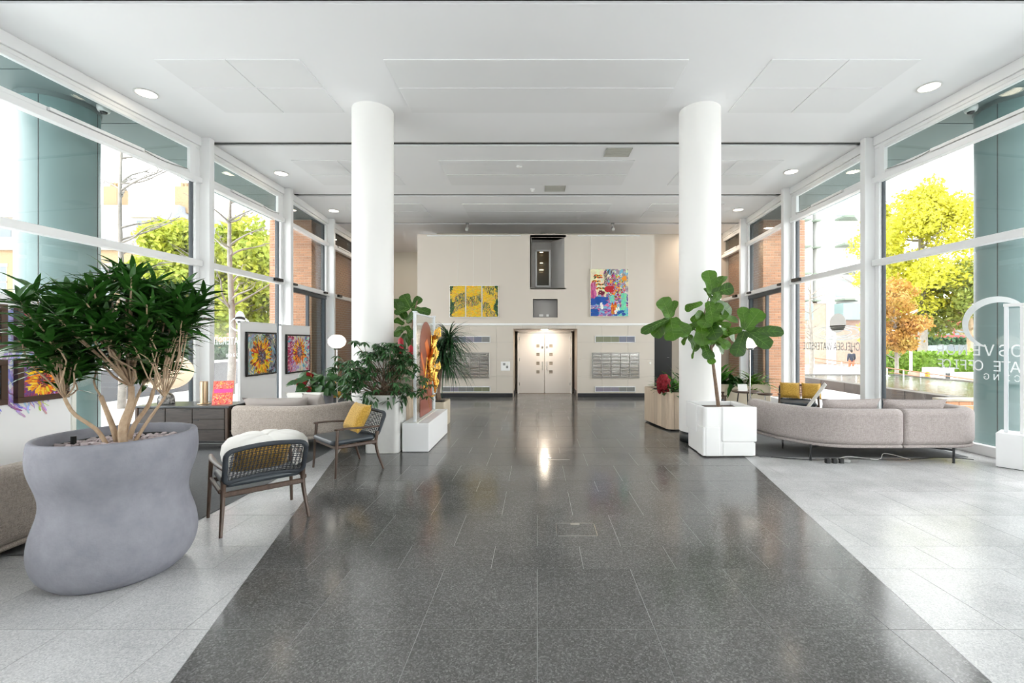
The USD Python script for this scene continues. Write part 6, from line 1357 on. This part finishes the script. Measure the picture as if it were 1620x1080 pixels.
single('road_bank', bx(17, 60, 23.5, 30, -.8, -.05, .02), 'paving', 'pale raised roadside behind the bright hedge', 'ground', kind='structure')
def person(label, O, rz, top, leg, seed):
    t = thing('person', label, 'person', O, rz)
    def body(J, B):
        m = None
        for a, b in B:
            h_ = m3.Manifold.hull(m3.Manifold.sphere(J[a][3], 12).translate(J[a][:3]) + m3.Manifold.sphere(J[b][3], 12).translate(J[b][:3])); m = h_ if m is None else m + h_
        v, f = vf(m.refine_to_length(.03)); tm = trimesh.Trimesh(v, f); trimesh.smoothing.filter_taubin(tm, iterations=8); return np.array(tm.vertices), np.array(tm.faces)
    r = random.Random(seed); s = .12
    J = {'pel': (0, 0, .93, .13), 'hl': (-.09, 0, .90, .10), 'hr': (.09, 0, .90, .10), 'kl': (-.10, s, .50, .065), 'kr': (.10, -s * .4, .50, .065), 'al': (-.10, s * .4, .09, .045), 'ar': (.10, -s * 2.1, .12, .045), 'tl': (-.10, s * .4 + .14, .04, .035), 'tr': (.10, -s * 2.1 + .13, .05, .035),
         'wa': (0, 0, 1.08, .125), 'ch': (0, .01, 1.30, .145), 'sl': (-.18, 0, 1.40, .065), 'sr': (.18, 0, 1.40, .065), 'el': (-.24, -.06, 1.13, .045), 'er': (.24, .03, 1.13, .045), 'wl': (-.22, .08, .92, .032), 'wr': (.21, .16, .95, .032), 'nk': (0, .01, 1.47, .055), 'nt': (0, .02, 1.55, .05), 'hd': (0, .03, 1.635, .088), 'cr': (0, .01, 1.68, .085), 'chn': (0, .06, 1.57, .05)}
    part(t, 'body', body(J, [('pel', 'hl'), ('pel', 'hr'), ('hl', 'kl'), ('kl', 'al'), ('hr', 'kr'), ('kr', 'ar'), ('al', 'tl'), ('ar', 'tr'), ('pel', 'wa'), ('wa', 'ch'), ('ch', 'sl'), ('ch', 'sr'), ('sl', 'el'), ('el', 'wl'), ('sr', 'er'), ('er', 'wr'), ('ch', 'nk'), ('nk', 'nt'), ('nt', 'hd'), ('hd', 'cr'), ('hd', 'chn')]), 'skin', True)
    G = lambda k, e: (*J[k][:3], J[k][3] + e)
    part(t, 'jacket', body({k: G(k, .018) for k in J}, [('pel', 'wa'), ('wa', 'ch'), ('ch', 'sl'), ('ch', 'sr'), ('sl', 'el'), ('sr', 'er'), ('el', 'wl'), ('er', 'wr')]), top, True)
    part(t, 'trousers', body({k: G(k, .014) for k in J}, [('pel', 'hl'), ('pel', 'hr'), ('hl', 'kl'), ('hr', 'kr')] + ([('kl', 'al'), ('kr', 'ar')] if leg != 'shorts_rust' else [])), leg, True)
    part(t, 'hair', body({'a': (0, -.015, 1.69, .088), 'b': (0, -.03, 1.62, .078)}, [('a', 'b')]), 'hair_dark', True)
    for s_ in (-1, 1): part(t, 'hand', cat(*[tube([(s_ * .215 + .012 * k, (.09 if s_ < 0 else .17), .91 if s_ < 0 else .94), (s_ * .215 + .012 * k, (.11 if s_ < 0 else .19), .86 - .01 * abs(k - 1) if s_ < 0 else .88)], .008, 5) for k in range(-1, 3)], tube([(s_ * .2, .12, .91), (s_ * .18, .15, .88)], .009, 5)), 'skin', True)
    return t
person('person in a dark top and rust shorts walking away by the bridge railing', ((1347 - 850) / 720 * 35, 35, -.8), -20, 'jacket_navy', 'shorts_rust', 1)
person('person in dark clothes beside the mullion beyond the second right window', ((1369 - 850) / 720 * 34, 34, -.8), 140, 'jacket_navy', 'trousers_dark', 2)

# repeats carry a common group
GROUPS = {'lounge_chair': 'corded lounge chairs', 'cushion': 'mustard cushions', 'sofa_cushion': 'sofa cushions', 'sofa': 'fabric sofas', 'downlight': 'recessed downlights along the glazing', 'column': 'white structural columns', 'outer_column': 'clad columns outside',
          'dome_camera': 'dome cameras', 'brick_wing': 'brick wings outside the entrance doors', 'ceiling_grille': 'ceiling grilles', 'smoke_detector': 'ceiling detectors', 'track_spotlight': 'track spotlights', 'wall_vent': 'slim vents on the end wall', 'mailbox_bank': 'mailbox banks',
          'display_board': 'white display boards', 'sunflower_painting': 'sunflower paintings on the display boards', 'framed_painting': 'brown framed paintings on the near left board', 'triptych_panel': 'yellow meadow triptych', 'floor_lamp': 'globe floor lamps', 'oak_planter': 'pale oak planters',
          'beige_planter': 'beige planters', 'fig_tree': 'fiddle leaf figs', 'heliconia_flower': 'red hanging flowers', 'bromeliad': 'leafy planter plants', 'fern': 'ferns', 'white_plinth': 'white plinths', 'acrylic_artwork': 'acrylic panels', 'rug': 'grey rugs', 'floor_box': 'floor boxes',
          'power_cable': 'cables under the right sofa', 'bare_tree': 'bare trees outside', 'leafy_tree': 'autumn trees outside', 'hedge': 'clipped hedges outside', 'lamp_post': 'white lamp posts', 'person': 'people outside'}
for p in W.GetPrim().GetChildren():
    b_ = p.GetName().rstrip('0123456789').rstrip('_') if p.GetName()[-3:].isdigit() else p.GetName()
    if b_ in GROUPS and p.GetCustomDataByKey('label'): p.SetCustomDataByKey('group', GROUPS[b_])
